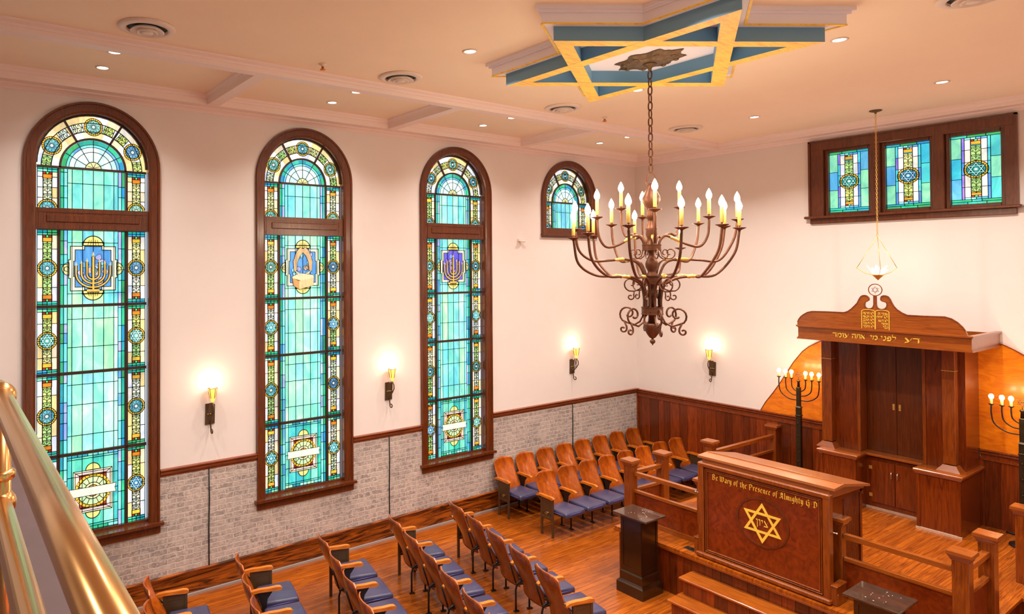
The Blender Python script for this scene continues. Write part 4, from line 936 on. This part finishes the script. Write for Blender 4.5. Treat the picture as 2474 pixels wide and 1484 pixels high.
HB = {'ד': (.88, [[(.0, .92), (.75, .92)], [(.62, .92), (.62, 0)]]), 'ע': (.85, [[(.05, .95), (.2, .7), (.45, .1)], [(.72, .95), (.62, .45), (.40, .08), (.0, -.1)]]),
 'ל': (.75, [[(.1, 1.45), (.1, .9), (.62, .9), (.6, .5), (.3, 0)]]), 'פ': (.85, [[(.12, .9), (.65, .88), (.7, .15), (.62, .05), (.05, .05)], [(.12, .9), (.12, .5), (.38, .5)]]),
 'נ': (.58, [[(.15, .92), (.42, .9), (.42, .05), (.0, .05)]]), 'י': (.42, [[(.02, .92), (.26, .88), (.2, .5)]]),
 'מ': (.86, [[(.05, .92), (.15, .7), (.0, .0)], [(.15, .72), (.4, .95), (.68, .75), (.68, .05), (.32, .05)]]), 'א': (.86, [[(.05, .95), (.7, .02)], [(.68, .95), (.62, .6), (.45, .45)], [(.1, 0), (.08, .35), (.25, .65)]]),
 'ת': (.88, [[(.1, .92), (.72, .9), (.72, 0)], [(.2, .92), (.2, .15), (.0, .02)]]), 'ה': (.86, [[(.0, .92), (.7, .92), (.7, 0)], [(.12, .55), (.12, 0)]]), 'ו': (.40, [[(.0, .92), (.22, .9), (.22, 0)]]),
 'צ': (.8, [[(.05, .95), (.55, .08)], [(.65, .95), (.5, .55)], [(.6, .05), (.0, .05)]]), 'ן': (.40, [[(.0, .92), (.22, .9), (.22, -.4)]]), 'ח': (.88, [[(.1, 0), (.1, .92), (.72, .92), (.72, 0)]]),
 'ר': (.8, [[(.0, .92), (.6, .92), (.66, 0)]]), 'ש': (.92, [[(.05, .95), (.12, .05), (.55, .1), (.75, .95)], [(.4, .95), (.35, .5), (.15, .35)]]), 'ז': (.48, [[(.0, .95), (.35, .9)], [(.2, .9), (.2, 0)]]),
 'כ': (.75, [[(.05, .92), (.5, .9), (.6, .5), (.5, .05), (.05, .05)]]), 'ב': (.85, [[(.05, .92), (.55, .9), (.58, .05)], [(.0, .05), (.75, .05)]]), 'ג': (.6, [[(.05, .92), (.35, .9), (.38, .3), (.5, 0)], [(.34, .3), (.05, 0)]]),
 'ף': (.82, [[(.12, .9), (.65, .88), (.68, -.4)], [(.12, .9), (.12, .5), (.38, .5)]])}
def hebrew(txt, x0, x1, y, z, h, name, parent, wn=.30):   # letters given left to right as they stand
    tot = sum(.45 if c == ' ' else HB[c][0] for c in txt)-.12; k = (x1-x0)/tot; b = MB(); x = x0; nv = (math.cos(math.radians(62))*wn/2, math.sin(math.radians(62))*wn/2)
    for c in txt:
        if c == ' ': x += .45*k; continue
        w, st_ = HB[c]
        for S2 in st_:
            for p, q in zip(S2, S2[1:]):
                b.add([(x+u*k, y, z+v*h) for u, v in [(p[0]-nv[0], p[1]-nv[1]), (q[0]-nv[0], q[1]-nv[1]), (q[0]+nv[0], q[1]+nv[1]), (p[0]+nv[0], p[1]+nv[1])]], [(0, 1, 2, 3)])
        x += w*k
    return b.build(name, MT['goldpaint'], parent, fix=False)
hebrew('ןויצ', 4.515, 4.655, -4.0575, 1.195, .068, 'hebrew_word', fpo, .2)
for x in (3.70, 5.25):
    b = MB(); h = .055; b.bbox(x-h, x+h, YR-h, YR+h, HP, 1.37, .004); o = b.build('desk_post', MT['oak'], dk); b = MB(); postcap(b, x, YR, 1.45, h); b.build('post_cap', MT['oakx'], o)
    b = MB(); xx = 3.79 if x < 4 else 5.325; b.bbox(xx-.035, xx+.03, -4.07, -3.85, HP, HP+.19, .006); b.bbox(xx-.04, xx+.035, -4.075, -3.845, HP+.19, HP+.21, .004); b.build('foot_block', MT['oak'], dk)
for x in (3.80, 5.32):
    for z in (1.36, HP+.12):
        b = MB(); b.tube([(x-.03, -4.05, z), (x+.03, -4.05, z)], .006, 6); b.ball((x-.03, -4.05, z), .011, 6); b.ball((x+.03, -4.05, z), .011, 6); b.build('bolt_latch', MT['steel'], dk)
# pedestals
def pedestal(x0, x1, y0, y1, lab):
    cx, cy = (x0+x1)/2, (y0+y1)/2; a, c_ = (x1-x0)/2, (y1-y0)/2
    r = thing('pedestal', lab, 'pedestal', (cx, cy, 0), 'black pedestals in front of the platform')
    b = MB(); A, B = .195, .21
    b.box(cx-A, cx+A, cy-B, cy+B, 0, .13); b.frustum(cx, cy, .13, .15, A, B, A-.012, B-.012); b.frustum(cx, cy, .15, .165, A-.02, B-.02, A-.028, B-.028); b.box(cx-A+.03, cx+A-.03, cy-B+.03, cy+B-.03, .165, .26); b.frustum(cx, cy, .26, .28, A-.03, B-.03, A-.04, B-.04); b.build('plinth', MT['black'], r)
    b = MB(); A2, B2 = A-.045, B-.045; b.box(cx-A2, cx+A2, cy-B2, cy+B2, .28, .97)
    for s_ in (-1, 1):
        for (p0, p1, q0, q1) in ((-A2+.001, -A2+.035, .345, .92), (A2-.035, A2-.001, .345, .92), (-A2+.001, A2-.001, .30, .345), (-A2+.001, A2-.001, .92, .954)):
            b.box(cx+p0, cx+p1, cy+s_*B2, cy+s_*(B2+.007), q0, q1)
        for (p0, p1, q0, q1) in ((-B2+.001, -B2+.035, .345, .92), (B2-.035, B2-.001, .345, .92), (-B2+.001, B2-.001, .30, .345), (-B2+.001, B2-.001, .92, .954)):
            b.box(cx+s_*A2, cx+s_*(A2+.007), cy+p0, cy+p1, q0, q1)
    b.build('shaft', MT['black'], r)
    b = MB(); b.bbox(cx-a-.005, cx+a+.005, cy-c_-.005, cy+c_+.005, .975, 1.0, .006); b.box(cx-A2-.01, cx+A2+.01, cy-B2-.01, cy+B2+.01, .955, .975); o = b.build('top_slab', MT['blacktop'], r)
    b = MB(); random.seed(int(x0*100))
    for k in range(16):
        w = random.uniform(.002, .007); px = cx+random.uniform(-.5, .6)*a; py = cy+random.uniform(-.7, .7)*c_; b.lathe([(w, .0), (w*.6, .0012)], (px, py, 1.0), 6)
    b.build('wax_speck', MT['white'], o)
    return r
pedestal(2.965, 3.455, -4.615, -4.205, 'black panelled pedestal standing left of the wooden steps')
pedestal(5.615, 6.075, -4.58, -4.155, 'black panelled pedestal cut off by the lower edge, right of the steps')
for i, (x, y) in enumerate([(3.66, -4.0), (3.07, -3.68)]):
    b = MB(); b.bbox(x-.065, x+.065, y-.045, y+.045, HP, HP+.006, .002); b.bbox(x-.02, x+.025, y-.02, y+.02, HP+.006, HP+.014, .003)
    tag(b.build('floor_outlet', MT['plate']), ['dark metal floor outlet beside the lettered desk', 'dark metal floor outlet behind the black pedestal'][i], 'outlet', 'floor outlets on the platform')
# ================================================================== ark
ak = thing('ark', 'tall carved wooden ark cabinet with Hebrew lettering against the end wall', 'cabinet', (4.65, -.45, HP))
AX0, AX1, AL, AR = 3.81, 5.49, 4.29, 5.01
b = MB()
for x0, x1 in ((AX0, AL), (AR, AX1)):
    b.bbox(x0, x1, -.85, -.02, HP, 1.35, .004); b.bbox(x0, x0+.04, -.862, -.84, HP, 1.35, .003); b.bbox(x1-.04, x1, -.862, -.84, HP, 1.35, .003)
b.box(AL-.01, AR+.01, -.50, -.02, HP, 1.35); b.build('base_cabinet', MT['mahogz'], ak)
b = MB()
for x0, x1 in ((AX0, AL), (AR, AX1)): b.frustum((x0+x1)/2, -.445, 1.345, 1.375, (x1-x0)/2+.005, .42, (x1-x0)/2+.025, .437); b.bbox(x0-.03, x1+.03, -.89, -.01, 1.375, 1.41, .008)
b.bbox(AL, AR, -.56, -.01, 1.372, 1.408, .006); b.build('ledge', MT['oakx'], ak)
b = MB(); b.box(AX0-.01, AL+.005, -.875, -.85, HP, HP+.028); b.box(AR-.005, AX1+.01, -.875, -.85, HP, HP+.028); b.box(AL, AR, -.53, -.5, HP, HP+.028); b.build('worn_foot_strip', plain('worn_grey_strip', (.50, .34, .24), .7, noise=.4, nscale=30), ak)
for x0, x1, hx_, hy in ((AL+.06, 4.648, 4.615, 1), (4.656, AR-.07, 4.69, -1)):
    b = MB(); b.bbox(x0, x1, -.52, -.498, .70, 1.30, .003); o = b.build('cupboard_door', MT['mahogz'], ak)
    b = MB(); b.tube([(hx_, -.52, 1.09), (hx_, -.55, 1.10), (hx_, -.555, 1.14), (hx_, -.55, 1.18), (hx_, -.52, 1.19)], .007, 8); b.build('door_pull', MT['steel'], o)
    for z in (.80, 1.20): b = MB(); xx = x0 if hy > 0 else x1; b.bbox(xx-.02, xx+.02, -.527, -.518, z-.025, z+.025, .002); b.build('hinge', MT['rustgold'], o)
b = MB(); b.box(3.86, 4.24, -.55, -.02, 1.40, 3.09); b.box(5.02, 5.47, -.55, -.02, 1.40, 3.09); b.box(4.2, 5.05, -.30, -.02, 1.40, 3.09); b.box(5.38, 5.40, -.57, -.54, 1.4, 3.09)
b.build('carcass', MT['mahogz'], ak)
b = MB(); b.bbox(4.205, 4.245, -.565, -.33, 1.41, 3.08, .004); b.bbox(5.0, 5.04, -.565, -.33, 1.41, 3.08, .004); b.build('door_jamb', MT['oak'], ak)
for x0, x1, hx_ in ((4.245, 4.618, 4.585), (4.622, 5.0, 4.66)):
    b = MB(); b.bbox(x0, x1, -.33, -.295, 1.41, 3.08, .003); o = b.build('ark_door', MT['door'], ak)
    b = MB(); b.bbox(hx_-.014, hx_+.014, -.338, -.328, 2.05, 2.14, .002); b.ball((hx_, -.345, 2.09), .008, 6); b.build('brass_pull', MT['rustgold'], o)
for x0, x1 in ((3.775, 3.91), (5.255, 5.395)):
    b = MB(); b.bbox(x0, x1, -.68, -.55, 1.50, 3.09, .004); o = b.build('pilaster', MT['oak'], ak); cx = (x0+x1)/2; h = (x1-x0)/2
    b = MB()
    for k, (z, e) in enumerate(((1.41, .060), (1.43, .045), (1.45, .028), (1.47, .014))): b.frustum(cx, -.615, z, z+.02, h+e, .065+e, h+e-.010, .065+e-.010)
    b.build('pilaster_base', MT['oakx'], o)
    b = MB(); b.box(x0-.004, x1+.004, -.684, -.55, 2.745, 2.752); b.build('wire_tie', MT['rustgold'], o)
b = MB(); CXL, CXR = 3.655, 5.70
b.box(CXL+.03, CXR-.03, -1.10, -.02, 3.07, 3.09)
for (x0, x1, y0, y1) in ((CXL, CXR, -1.13, -1.09), (CXL, CXL+.04, -1.09, -.01), (CXR-.04, CXR, -1.09, -.01), (CXL+.04, CXR-.04, -.05, -.01)): b.box(x0, x1, y0, y1, 3.09, 3.245)
b.build('canopy_box', MT['oakx'], ak)
b = MB()
for z0, z1, e in ((3.065, 3.085, .014), (3.085, 3.10, .006), (3.235, 3.250, .008), (3.250, 3.272, .022)):
    for (x0, x1, y0, y1) in ((CXL-e, CXR+e, -1.13-e, -1.09), (CXL-e, CXL+.04, -1.09, -.01), (CXR-.04, CXR+e, -1.09, -.01)): b.box(x0, x1, y0, y1, z0, z1)
b.build('canopy_moulding', MT['oakx'], ak)
b = MB()
for x0, x1 in ((3.74, 3.80), (3.86, 4.0), (4.45, 4.62), (5.18, 5.34)): b.box(x0, x1, -1.06, -1.0, 3.055, 3.068)
b.build('light_strip', MT['white'], ak)
crest = [(3.625, 3.265), (3.628, 3.31), (3.646, 3.353), (3.675, 3.395), (3.715, 3.43), (3.77, 3.465), (3.836, 3.484), (4.05, 3.489), (4.258, 3.489), (4.31, 3.51), (4.356, 3.549), (4.40, 3.60), (4.429, 3.635), (4.45, 3.685), (4.472, 3.725), (4.49, 3.738), (4.514, 3.745), (4.542, 3.742), (4.565, 3.722), (4.575, 3.70), (4.570, 3.675), (4.55, 3.66), (4.528, 3.650), (4.520, 3.62), (4.522, 3.59), (4.540, 3.568), (4.565, 3.560), (4.60, 3.565), (4.622, 3.585), (4.631, 3.62), (4.631, 3.74), (4.660, 3.74), (4.660, 3.62), (4.668, 3.585), (4.69, 3.565), (4.725, 3.556), (4.758, 3.565), (4.78, 3.59), (4.788, 3.625), (4.782, 3.65), (4.765, 3.662), (4.738, 3.668), (4.718, 3.682), (4.712, 3.71), (4.722, 3.735), (4.745, 3.748), (4.775, 3.748), (4.80, 3.738), (4.822, 3.705), (4.844, 3.653), (4.865, 3.61), (4.90, 3.566), (4.955, 3.525), (5.017, 3.495), (5.2, 3.494), (5.42, 3.498), (5.49, 3.478), (5.55, 3.435), (5.60, 3.38), (5.63, 3.33), (5.651, 3.265)]
b = MB(); b.prism(crest, lambda x, z: (x, -1.09, z), lambda x, z: (x, -1.055, z)); cro = b.build('carved_crest', MT['oakx'], ak)
b = MB(); b.ribbon(crest[1:-1], .012, lambda x, z, l: (x, -1.088-l, z), False, h=.006); b.build('crest_edge', MT['rail'], cro)
b = MB(); b.torus((4.645, -1.075, 3.825), .081, .0065, 'y', 28, 8)
for k in (0, 1): T = [(4.645+.047*math.cos(math.radians(90+180*k+120*j)), -1.075-.004*k, 3.825+.047*math.sin(math.radians(90+180*k+120*j))) for j in range(3)]; b.tube(T, .005, 6, True)
b.build('ring_star_finial', MT['rail'], cro)
b = MB(); fy = lambda x, z, l: (x, -1.0915-l, z)
def tablet(x0, x1): return [(x0, 3.28), (x0, 3.52)]+[((x0+x1)/2-(x1-x0)/2*math.cos(t), 3.52+.028*math.sin(t)) for t in [PI*i/10 for i in range(11)]]+[(x1, 3.28)]
b.ribbon(tablet(4.482, 4.642), .008, fy, h=.002); b.ribbon(tablet(4.648, 4.810), .008, fy, h=.002); b.build('tablet_outline', MT['goldpaint'], cro)
for k, (l, r_) in enumerate([('חצרת אל', 'ה יכנא'), ('ףאנת אל', 'היהי אל'), ('בנגת אל', 'אשת אל'), ('הנעת אל', 'רוכז'), ('דמחת אל', 'דבכ')]):
    z = 3.478-k*.046
    n1, n2 = len(l), len(r_)
    hebrew(l, 4.498, 4.628, -1.0925, z, .030, 'tablet_script', cro); hebrew(r_, 4.793-.0185*n2, 4.795, -1.0925, z, .030, 'tablet_script', cro)
cb_ = [o for o in ak.children if o.name.startswith('canopy_box')][0]
for wd, c0, c1 in (('דמוע', 475, 660), ('התא', 690, 835), ('ימ', 885, 970), ('ינפל', 995, 1155), ('עד', 1237, 1390)):
    x0, x1 = 4.118+(c0-475)*.001146, 4.118+(c1-475)*.001146
    hebrew(wd, x0+.008, x1, -1.1325, 3.136, .058, 'hebrew_word', cb_)
# arched orange panel behind the ark
L_ = [(2.515, 1.645), (2.60, 1.80), (2.73, 1.985), (2.83, 2.14), (2.94, 2.33), (3.07, 2.55), (3.206, 2.735), (3.31, 2.83), (3.43, 2.905), (3.60, 3.0), (3.85, 3.09)]
R_ = [(5.45, 3.17), (5.60, 3.135), (5.754, 3.082), (5.85, 3.03), (5.95, 2.965), (6.07, 2.86), (6.20, 2.72), (6.33, 2.53), (6.45, 2.33), (6.60, 2.08), (6.78, 1.80), (6.86, 1.645)]
b = MB(); b.prism(L_+R_, lambda x, z: (x, -.001, z), lambda x, z: (x, -.022, z)); pn = b.build('arched_wall_panel', MT['orange'])
tag(pn, 'glossy orange wooden arched panel on the end wall behind the ark', 'wall panel')
b = MB(); b.ribbon(L_+R_, .012, lambda x, z, l: (x, -.022-l, z), h=.006); b.build('panel_edge', MT['rail'], pn)
# ================================================================== menorahs
def make_menorah():
    r = thing('menorah_stand', '', 'candelabrum', (0, 0, 0), 'standing candelabra beside the ark')
    b = MB(); b.lathe([(.15, 0), (.15, .02), (.11, .03), (.05, .06)], (0, 0, 0), 20); b.build('foot', MT['iron'], r)
    b = MB(); b.bbox(-.035, .035, -.035, .035, .05, 1.30, .006); b.bbox(-.042, .042, -.042, .042, 1.16, 1.18, .004); b.bbox(-.028, .028, -.028, .028, 1.30, 1.62, .005); b.frustum(0, 0, 1.30, 1.32, .045, .045, .028, .028); b.lathe([(.02, 1.62), (.016, 1.70), (.028, 1.71), (.024, 1.73)], (0, 0, 0), 12)
    for z in (.25, .45, .65, .85, 1.05): b.ball((0, -.036, z), .012, 6)
    b.build('column', plain('aged_black_brass', (.045, .032, .016), .4, .6, noise=.5, nscale=20), r)
    for k, R_ in enumerate((.30, .195, .105)):
        for m in (-1, 1):
            z0 = (1.41, 1.485, 1.555)[k]; top = 1.745; S_ = spline([(m*.02, 0, z0), (m*R_*.5, 0, z0+.010), (m*R_*.9, 0, z0+(top-z0)*.28), (m*R_, 0, z0+(top-z0)*.65), (m*R_, 0, top)], 6)
            b = MB(); b.tube(S_, .0085, 7); o = b.build('branch', MT['iron'], r)
            b = MB(); b.lathe([(.008, top-.01), (.028, top+.005), (.03, top+.012), (.012, top+.014)], (m*R_, 0, 0), 12); b.build('cup', MT['iron'], o)
            b = MB(); b.lathe([(.015, top+.012), (.015, top+.075)], (m*R_, 0, 0), 10); b.build('candle_sleeve', MT['candle'], o)
            b = MB(); b.ball((m*R_, 0, top+.107), .028, 8, 1.25); b.build('globe_bulb', MT['bulb2'], o)
    b = MB()
    for k in (0, 1): b.tube([(.055*math.cos(math.radians(90+180*k+120*j)), -.003*k, 1.82+.055*math.sin(math.radians(90+180*k+120*j))) for j in range(3)], .0045, 5, True)
    b.tube([(0, 0, 1.73), (0, 0, 1.77)], .004, 5); b.tube([(-.015, 0, 1.82), (.015, 0, 1.82)], .006, 5); b.build('star_finial', MT['iron'], r)
    return r
mn = make_menorah()
for i, (x, y) in enumerate([(3.36, -.50), (6.02, -.50)]):
    r = mn if i == 0 else copy_tree(mn); r.location = (x, y, HP); r['label'] = ['black seven-branched candelabrum with six lit bulbs left of the ark', 'black seven-branched candelabrum with lit bulbs right of the ark, cut by the frame'][i]
    lamp('POINT', (x, y-.14, HP+1.88), 8, WARM, .08)
# ================================================================== hanging lamp
HX, HY = 4.60, -.85
hl = thing('hanging_lamp', 'small lit crystal bowl lamp hanging on a thin chain before the ark', 'hanging lamp', (HX, HY, CEIL))
b = MB(); b.lathe([(.075, CEIL), (.078, CEIL-.01), (.05, CEIL-.022), (.015, CEIL-.03), (.01, CEIL-.05)], (HX, HY, 0), 16); b.build('ceiling_canopy', MT['canopy'], hl)
b = MB(); chain(b, HX, HY, 4.58, CEIL-.04, .045, .0035, .009); b.build('chain', MT['rustgold'], hl)
b = MB()
for k in range(3):
    a = math.radians(56+k*120); ex, ey = HX+.27*math.cos(a), HY+.27*math.sin(a)
    b.tube([(HX, HY, 4.58), (ex, ey, 4.13)], .004, 5); b.tube(spline([(ex, ey, 4.13), (HX+.17*math.cos(a), HY+.17*math.sin(a), 4.06), (HX+.06*math.cos(a), HY+.06*math.sin(a), 4.03)]), .005, 5); b.ball((ex, ey, 4.13), .009, 5)
b.build('suspension_arm', MT['rustgold'], hl)
b = MB(); b.lathe([(.002, 3.955), (.012, 3.965), (.03, 3.985), (.065, 4.02), (.08, 4.035), (.07, 4.035), (.03, 4.0)], (HX, HY, 0), 14); b.build('gilt_bowl', MT['rustgold'], hl)
for k in range(14):
    a = k*2*PI/14; rr_ = .075 if k % 2 else .13; h = .06+.03*(k % 3)
    b = MB(); p = Vector((HX+.04*math.cos(a), HY+.04*math.sin(a), 4.03)); q = Vector((HX+rr_*math.cos(a), HY+rr_*math.sin(a), 4.05+h)); d = (q-p); t = Vector((-math.sin(a), math.cos(a), 0))*.022
    m_ = p+d*.6; b.add([p, m_+t, q, m_-t, m_+Vector((0, 0, .012)), m_-Vector((0, 0, .006))], [(0, 1, 4), (1, 2, 4), (2, 3, 4), (3, 0, 4), (0, 5, 1), (1, 5, 2), (2, 5, 3), (3, 5, 0)]); b.build('crystal_petal', MT['crystal'], hl)
b = MB(); b.ball((HX, HY, 4.08), .03, 8); b.build('light_bulb', MT['bulb2'], hl)
lamp('POINT', (HX, HY, 4.20), 5, WARM2, .04)
# ================================================================== theatre seats
def rbox(b, cx, cy, cz, sx, sy, sz, r, n=3, mi=0, fn=None):   # rounded box
    bm = bmesh.new(); bmesh.ops.create_cube(bm, size=1)
    for v in bm.verts: v.co = Vector((v.co.x*sx, v.co.y*sy, v.co.z*sz))
    bmesh.ops.bevel(bm, geom=bm.edges[:], offset=r, segments=n, affect='EDGES', profile=.6)
    bm.verts.index_update(); vs = []
    for v in bm.verts: p = (cx+v.co.x, cy+v.co.y, cz+v.co.z); vs.append(fn(*p) if fn else p)
    b.add(vs, [[v.index for v in f.verts] for f in bm.faces], mi, True); bm.free()
def back_mesh():
    b = MB(); nu, nv = 14, 18; grid = []
    for side in (0, 1):
        for j in range(nv+1):
            v = j/nv; z = .25+.62*v
            w = .234-.006*v-.014*math.exp(-((v-.57)/.09)**2)
            t = max(0, (z-.80)/.07); w2 = w-.055*(1-math.sqrt(max(0, 1-t*t))) if t > 0 else w
            y0 = .055-.22*v+.020*math.sin(2*PI*v)
            for i in range(nu+1):
                u = -1+2*i/nu; x = u*w2; zz = z-(.0 if v < 1 else 0)+(.012*(1-u*u) if v > .9 else 0)
                y = y0+.010-.050*(1-u*u)-(.012 if side else 0); b.v.append((x, y, zz))
    K = (nv+1)*(nu+1); idx = lambda s_, j, i: s_*K+j*(nu+1)+i
    def face(f, m=0): b.f.append(f); b.m.append(m); b.sm.append(True); b.c.append(None)
    for j in range(nv):
        for i in range(nu):
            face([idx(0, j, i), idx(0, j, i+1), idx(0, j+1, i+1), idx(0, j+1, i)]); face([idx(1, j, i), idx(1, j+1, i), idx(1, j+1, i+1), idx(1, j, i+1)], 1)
    for j in range(nv): face([idx(0, j, 0), idx(0, j+1, 0), idx(1, j+1, 0), idx(1, j, 0)]); face([idx(0, j, nu), idx(1, j, nu), idx(1, j+1, nu), idx(0, j+1, nu)])
    for i in range(nu): face([idx(0, nv, i), idx(0, nv, i+1), idx(1, nv, i+1), idx(1, nv, i)]); face([idx(0, 0, i), idx(1, 0, i), idx(1, 0, i+1), idx(0, 0, i+1)])
    for k in range(len(b.sm)-2*(nu+nv), len(b.sm)): b.sm[k] = False
    return b
backb = back_mesh()
def seat_fn(x, y, z):
    t = (y-.05)/.42; return (x*(1-.06*(1-t)), y, z-.018*(1-t)-.03*max(0, t-.78)/.22*max(0, t-.78)/.22*1.0+.012*(1-(x/.24)**2))
def armrest(x, r, mat=None):
    b = MB(); P = [(-.10, .595), (-.06, .615), (.02, .622), (.12, .618), (.20, .622), (.245, .615), (.262, .60), (.258, .585), (.235, .575), (.12, .583), (.0, .588), (-.10, .575)]
    b.prism(P, lambda y, z: (x-.024, y, z), lambda y, z: (x+.024, y, z)); return b.build('armrest', MT['arm'], r)
def mid_standard(x, r):
    b = MB(); b.prism([(-.02, .58), (.16, .58), (.10, .50), (.085, .40), (.07, .34), (.02, .34), (.035, .42)], lambda y, z: (x-.008, y, z), lambda y, z: (x+.008, y, z))
    b.tube([(x, .03, .36), (x, -.02, .33), (x, -.04, .26), (x, -.04, .02)], .012, 6); b.tube([(x, .08, .36), (x, .14, .30), (x, .15, .2), (x, .15, .02)], .012, 6); b.tube([(x, -.04, .33), (x, .14, .31)], .012, 6)
    b.bbox(x-.018, x+.018, -.07, .0, 0, .015, .004); b.bbox(x-.018, x+.018, .12, .19, 0, .015, .004); b.tube([(x, -.04, .35), (x, -.12, .60)], .010, 6)
    return b.build('iron_standard', MT['iron'], r)
def end_standard(x, r):
    b = MB(); b.bbox(x-.010, x+.010, -.01, .245, .26, .585, .003); b.bbox(x-.015, x+.015, -.01, .025, 0, .585, .003); b.bbox(x-.015, x+.015, .215, .248, 0, .585, .003); b.bbox(x-.013, x+.013, 0, .24, .27, .30, .003)
    for z in (.33, .345, .36): b.box(x-.0145, x+.0145, .02, .22, z, z+.004)
    for z in (.52, .555): b.box(x-.0125, x+.0125, .035, .205, z, z+.006)
    b.tube([(x, 0, .50), (x, -.12, .62)], .010, 6); o = b.build('end_standard', MT['bronze'], r)
    b = MB()
    for s_ in (-1, 1): b.tube([(x+s_*.015, .08, .35), (x+s_*.016, .12, .335), (x+s_*.016, .14, .36), (x+s_*.016, .10, .37), (x+s_*.016, .16, .375)], .003, 5)
    b.build('embossed_ornament', MT['rustgold'], o); return o
def make_chair(left, right):
    r = thing('theatre_seat', '', 'seat', (0, 0, 0)); PW = .262
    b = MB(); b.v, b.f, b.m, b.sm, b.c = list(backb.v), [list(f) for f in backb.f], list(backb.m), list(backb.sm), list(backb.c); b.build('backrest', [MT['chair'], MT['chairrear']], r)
    b = MB(); rbox(b, 0, .262, .405, .455, .42, .075, .03, 3, 0, seat_fn); o = b.build('seat_cushion', MT['vinyl'], r)
    b = MB(); b.tube([(-.20, .455, .392), (-.10, .468, .395), (.10, .468, .395), (.20, .455, .392)], .009, 6); b.tube([(-.224, .08, .375), (-.226, .25, .386), (-.222, .43, .390)], .006, 5); b.tube([(.224, .08, .375), (.226, .25, .386), (.222, .43, .390)], .006, 5); b.build('seat_piping', MT['welt'], o)
    b = MB(); b.bbox(-.215, .215, .06, .42, .35, .375, .006); b.tube([(-.25, .05, .36), (.25, .05, .36)], .012, 6); b.build('seat_frame', MT['iron'], r)
    (end_standard if left == 'end' else mid_standard)(-PW, r); armrest(-PW, r)
    if right: end_standard(PW, r); armrest(PW, r)
    return r
PROTO = {}
def chair(kind, x, y, rz, label, group, sx=1.0):
    if kind not in PROTO: r = PROTO[kind] = make_chair('end' if 'L' in kind else 'mid', 'R' in kind)
    else: r = copy_tree(PROTO[kind])
    r.location = (x, y, 0); r.rotation_euler = (0, 0, rz); r.scale = (sx, 1, 1); r['label'] = label; r['group'] = group; return r
ORD = ['first', 'second', 'third', 'fourth', 'fifth', 'sixth', 'seventh', 'eighth']
ROWS = {'front hall row': [(1.144, -5.870), (1.645, -5.975), (2.165, -6.085), (2.70, -6.205), (3.245, -6.33)],
        'second hall row': [(1.10, -6.87), (1.63, -6.99), (2.155, -7.115), (2.69, -7.245), (3.21, -7.36), (3.73, -7.48)],
        'third hall row': [(1.09, -7.92), (1.62, -8.045), (2.15, -8.17), (2.68, -8.285), (3.2, -8.40)],
        'fourth hall row': [(1.09, -8.98), (1.61, -9.10), (2.13, -9.215), (2.65, -9.33)],
        'row nearest the brass railing': [(1.085, -9.985), (1.615, -10.11)]}
th = math.radians(-12.8); dx_, dy_ = math.cos(th), math.sin(th)
for rn, L in ROWS.items():
    for k, (x, y) in enumerate(L):
        kind = 'L' if k == 0 else ('MR' if (k == len(L)-1 and 'front' in rn[:6]) or (k == len(L)-1 and 'second' in rn) else 'M')
        ox = x+.205*dx_+.165*(-dy_); oy = y+.205*dy_+.165*dx_
        chair(kind, ox, oy, th, 'plywood seat with purple cushion, %s from the brick wall, %s' % (ORD[k], rn), 'hall seats')
for k in range(8):
    y = -3.83+.505*k; kind = 'MR' if k == 0 else ('L' if k == 7 else 'M')
    chair(kind, .250, y, -PI/2, 'plywood seat backed against the brick wall, %s from the left' % ORD[k], 'side seats against the wall', .963)
    chair(kind, 1.20, y+.01, -PI/2, 'plywood seat in the side row nearer the platform, %s from the left' % ORD[k], 'side seats nearer the platform', .963)
# ================================================================== balcony and brass rail
b = MB(); b.box(0, ROOM_X, BACK_Y, -11.56, 2.85, 3.05); struct('floor_balcony', b, MT['carpet'], 'purple-brown balcony floor at the lower left')
b = MB(); b.box(0, ROOM_X, -11.57, -11.43, 2.75, 3.06); b.box(0, ROOM_X, -11.43, -11.42, 2.80, 3.03); struct('trim_12', b, plain('purple_grey_kerb', (.060, .028, .028), .6, noise=.3, nscale=9), 'low kerb along the balcony edge')
br = thing('brass_railing', 'polished brass tube railing in the lower left foreground', 'railing', (6.615, -11.69, 3.05))
b = MB(); b.tube([(6.48, -11.690, 3.868), (9.0, -11.672, 3.868)], .0250, 28); b.build('handrail', MT['brass'], br)
b = MB(); b.tube([(6.62, -11.690, 3.60), (9.0, -11.672, 3.60)], .0250, 28); b.build('lower_tube', MT['brass'], br)
b = MB(); b.tube([(6.615, -11.69, 3.09), (6.615, -11.69, 3.86)], .024, 24); b.lathe([(.05, 3.05), (.05, 3.09), (.03, 3.11)], (6.615, -11.69, 0), 24); b.lathe([(.028, 3.66), (.034, 3.665), (.034, 3.68), (.028, 3.685)], (6.615, -11.69, 0), 24); b.build('post', MT['brass'], br)
b = MB(); b.ball((6.615, -11.69, 3.868), .037, 18); b.build('ball_joint', MT['brass'], br)
b = MB(); b.ball((6.615, -11.69, 3.60), .037, 18); b.build('ball_joint', MT['brass'], br)
# small clutter on the platform at the far right
b = MB(); b.tube(spline([(5.75, -.10, HP+.015), (6.0, -.14, HP+.02), (6.15, -.11, HP+.015), (6.4, -.13, HP+.015)]), .012, 6); tag(b.build('floor_cable', MT['cord']), 'black cable lying on the platform by the wall at the far right', 'cable')
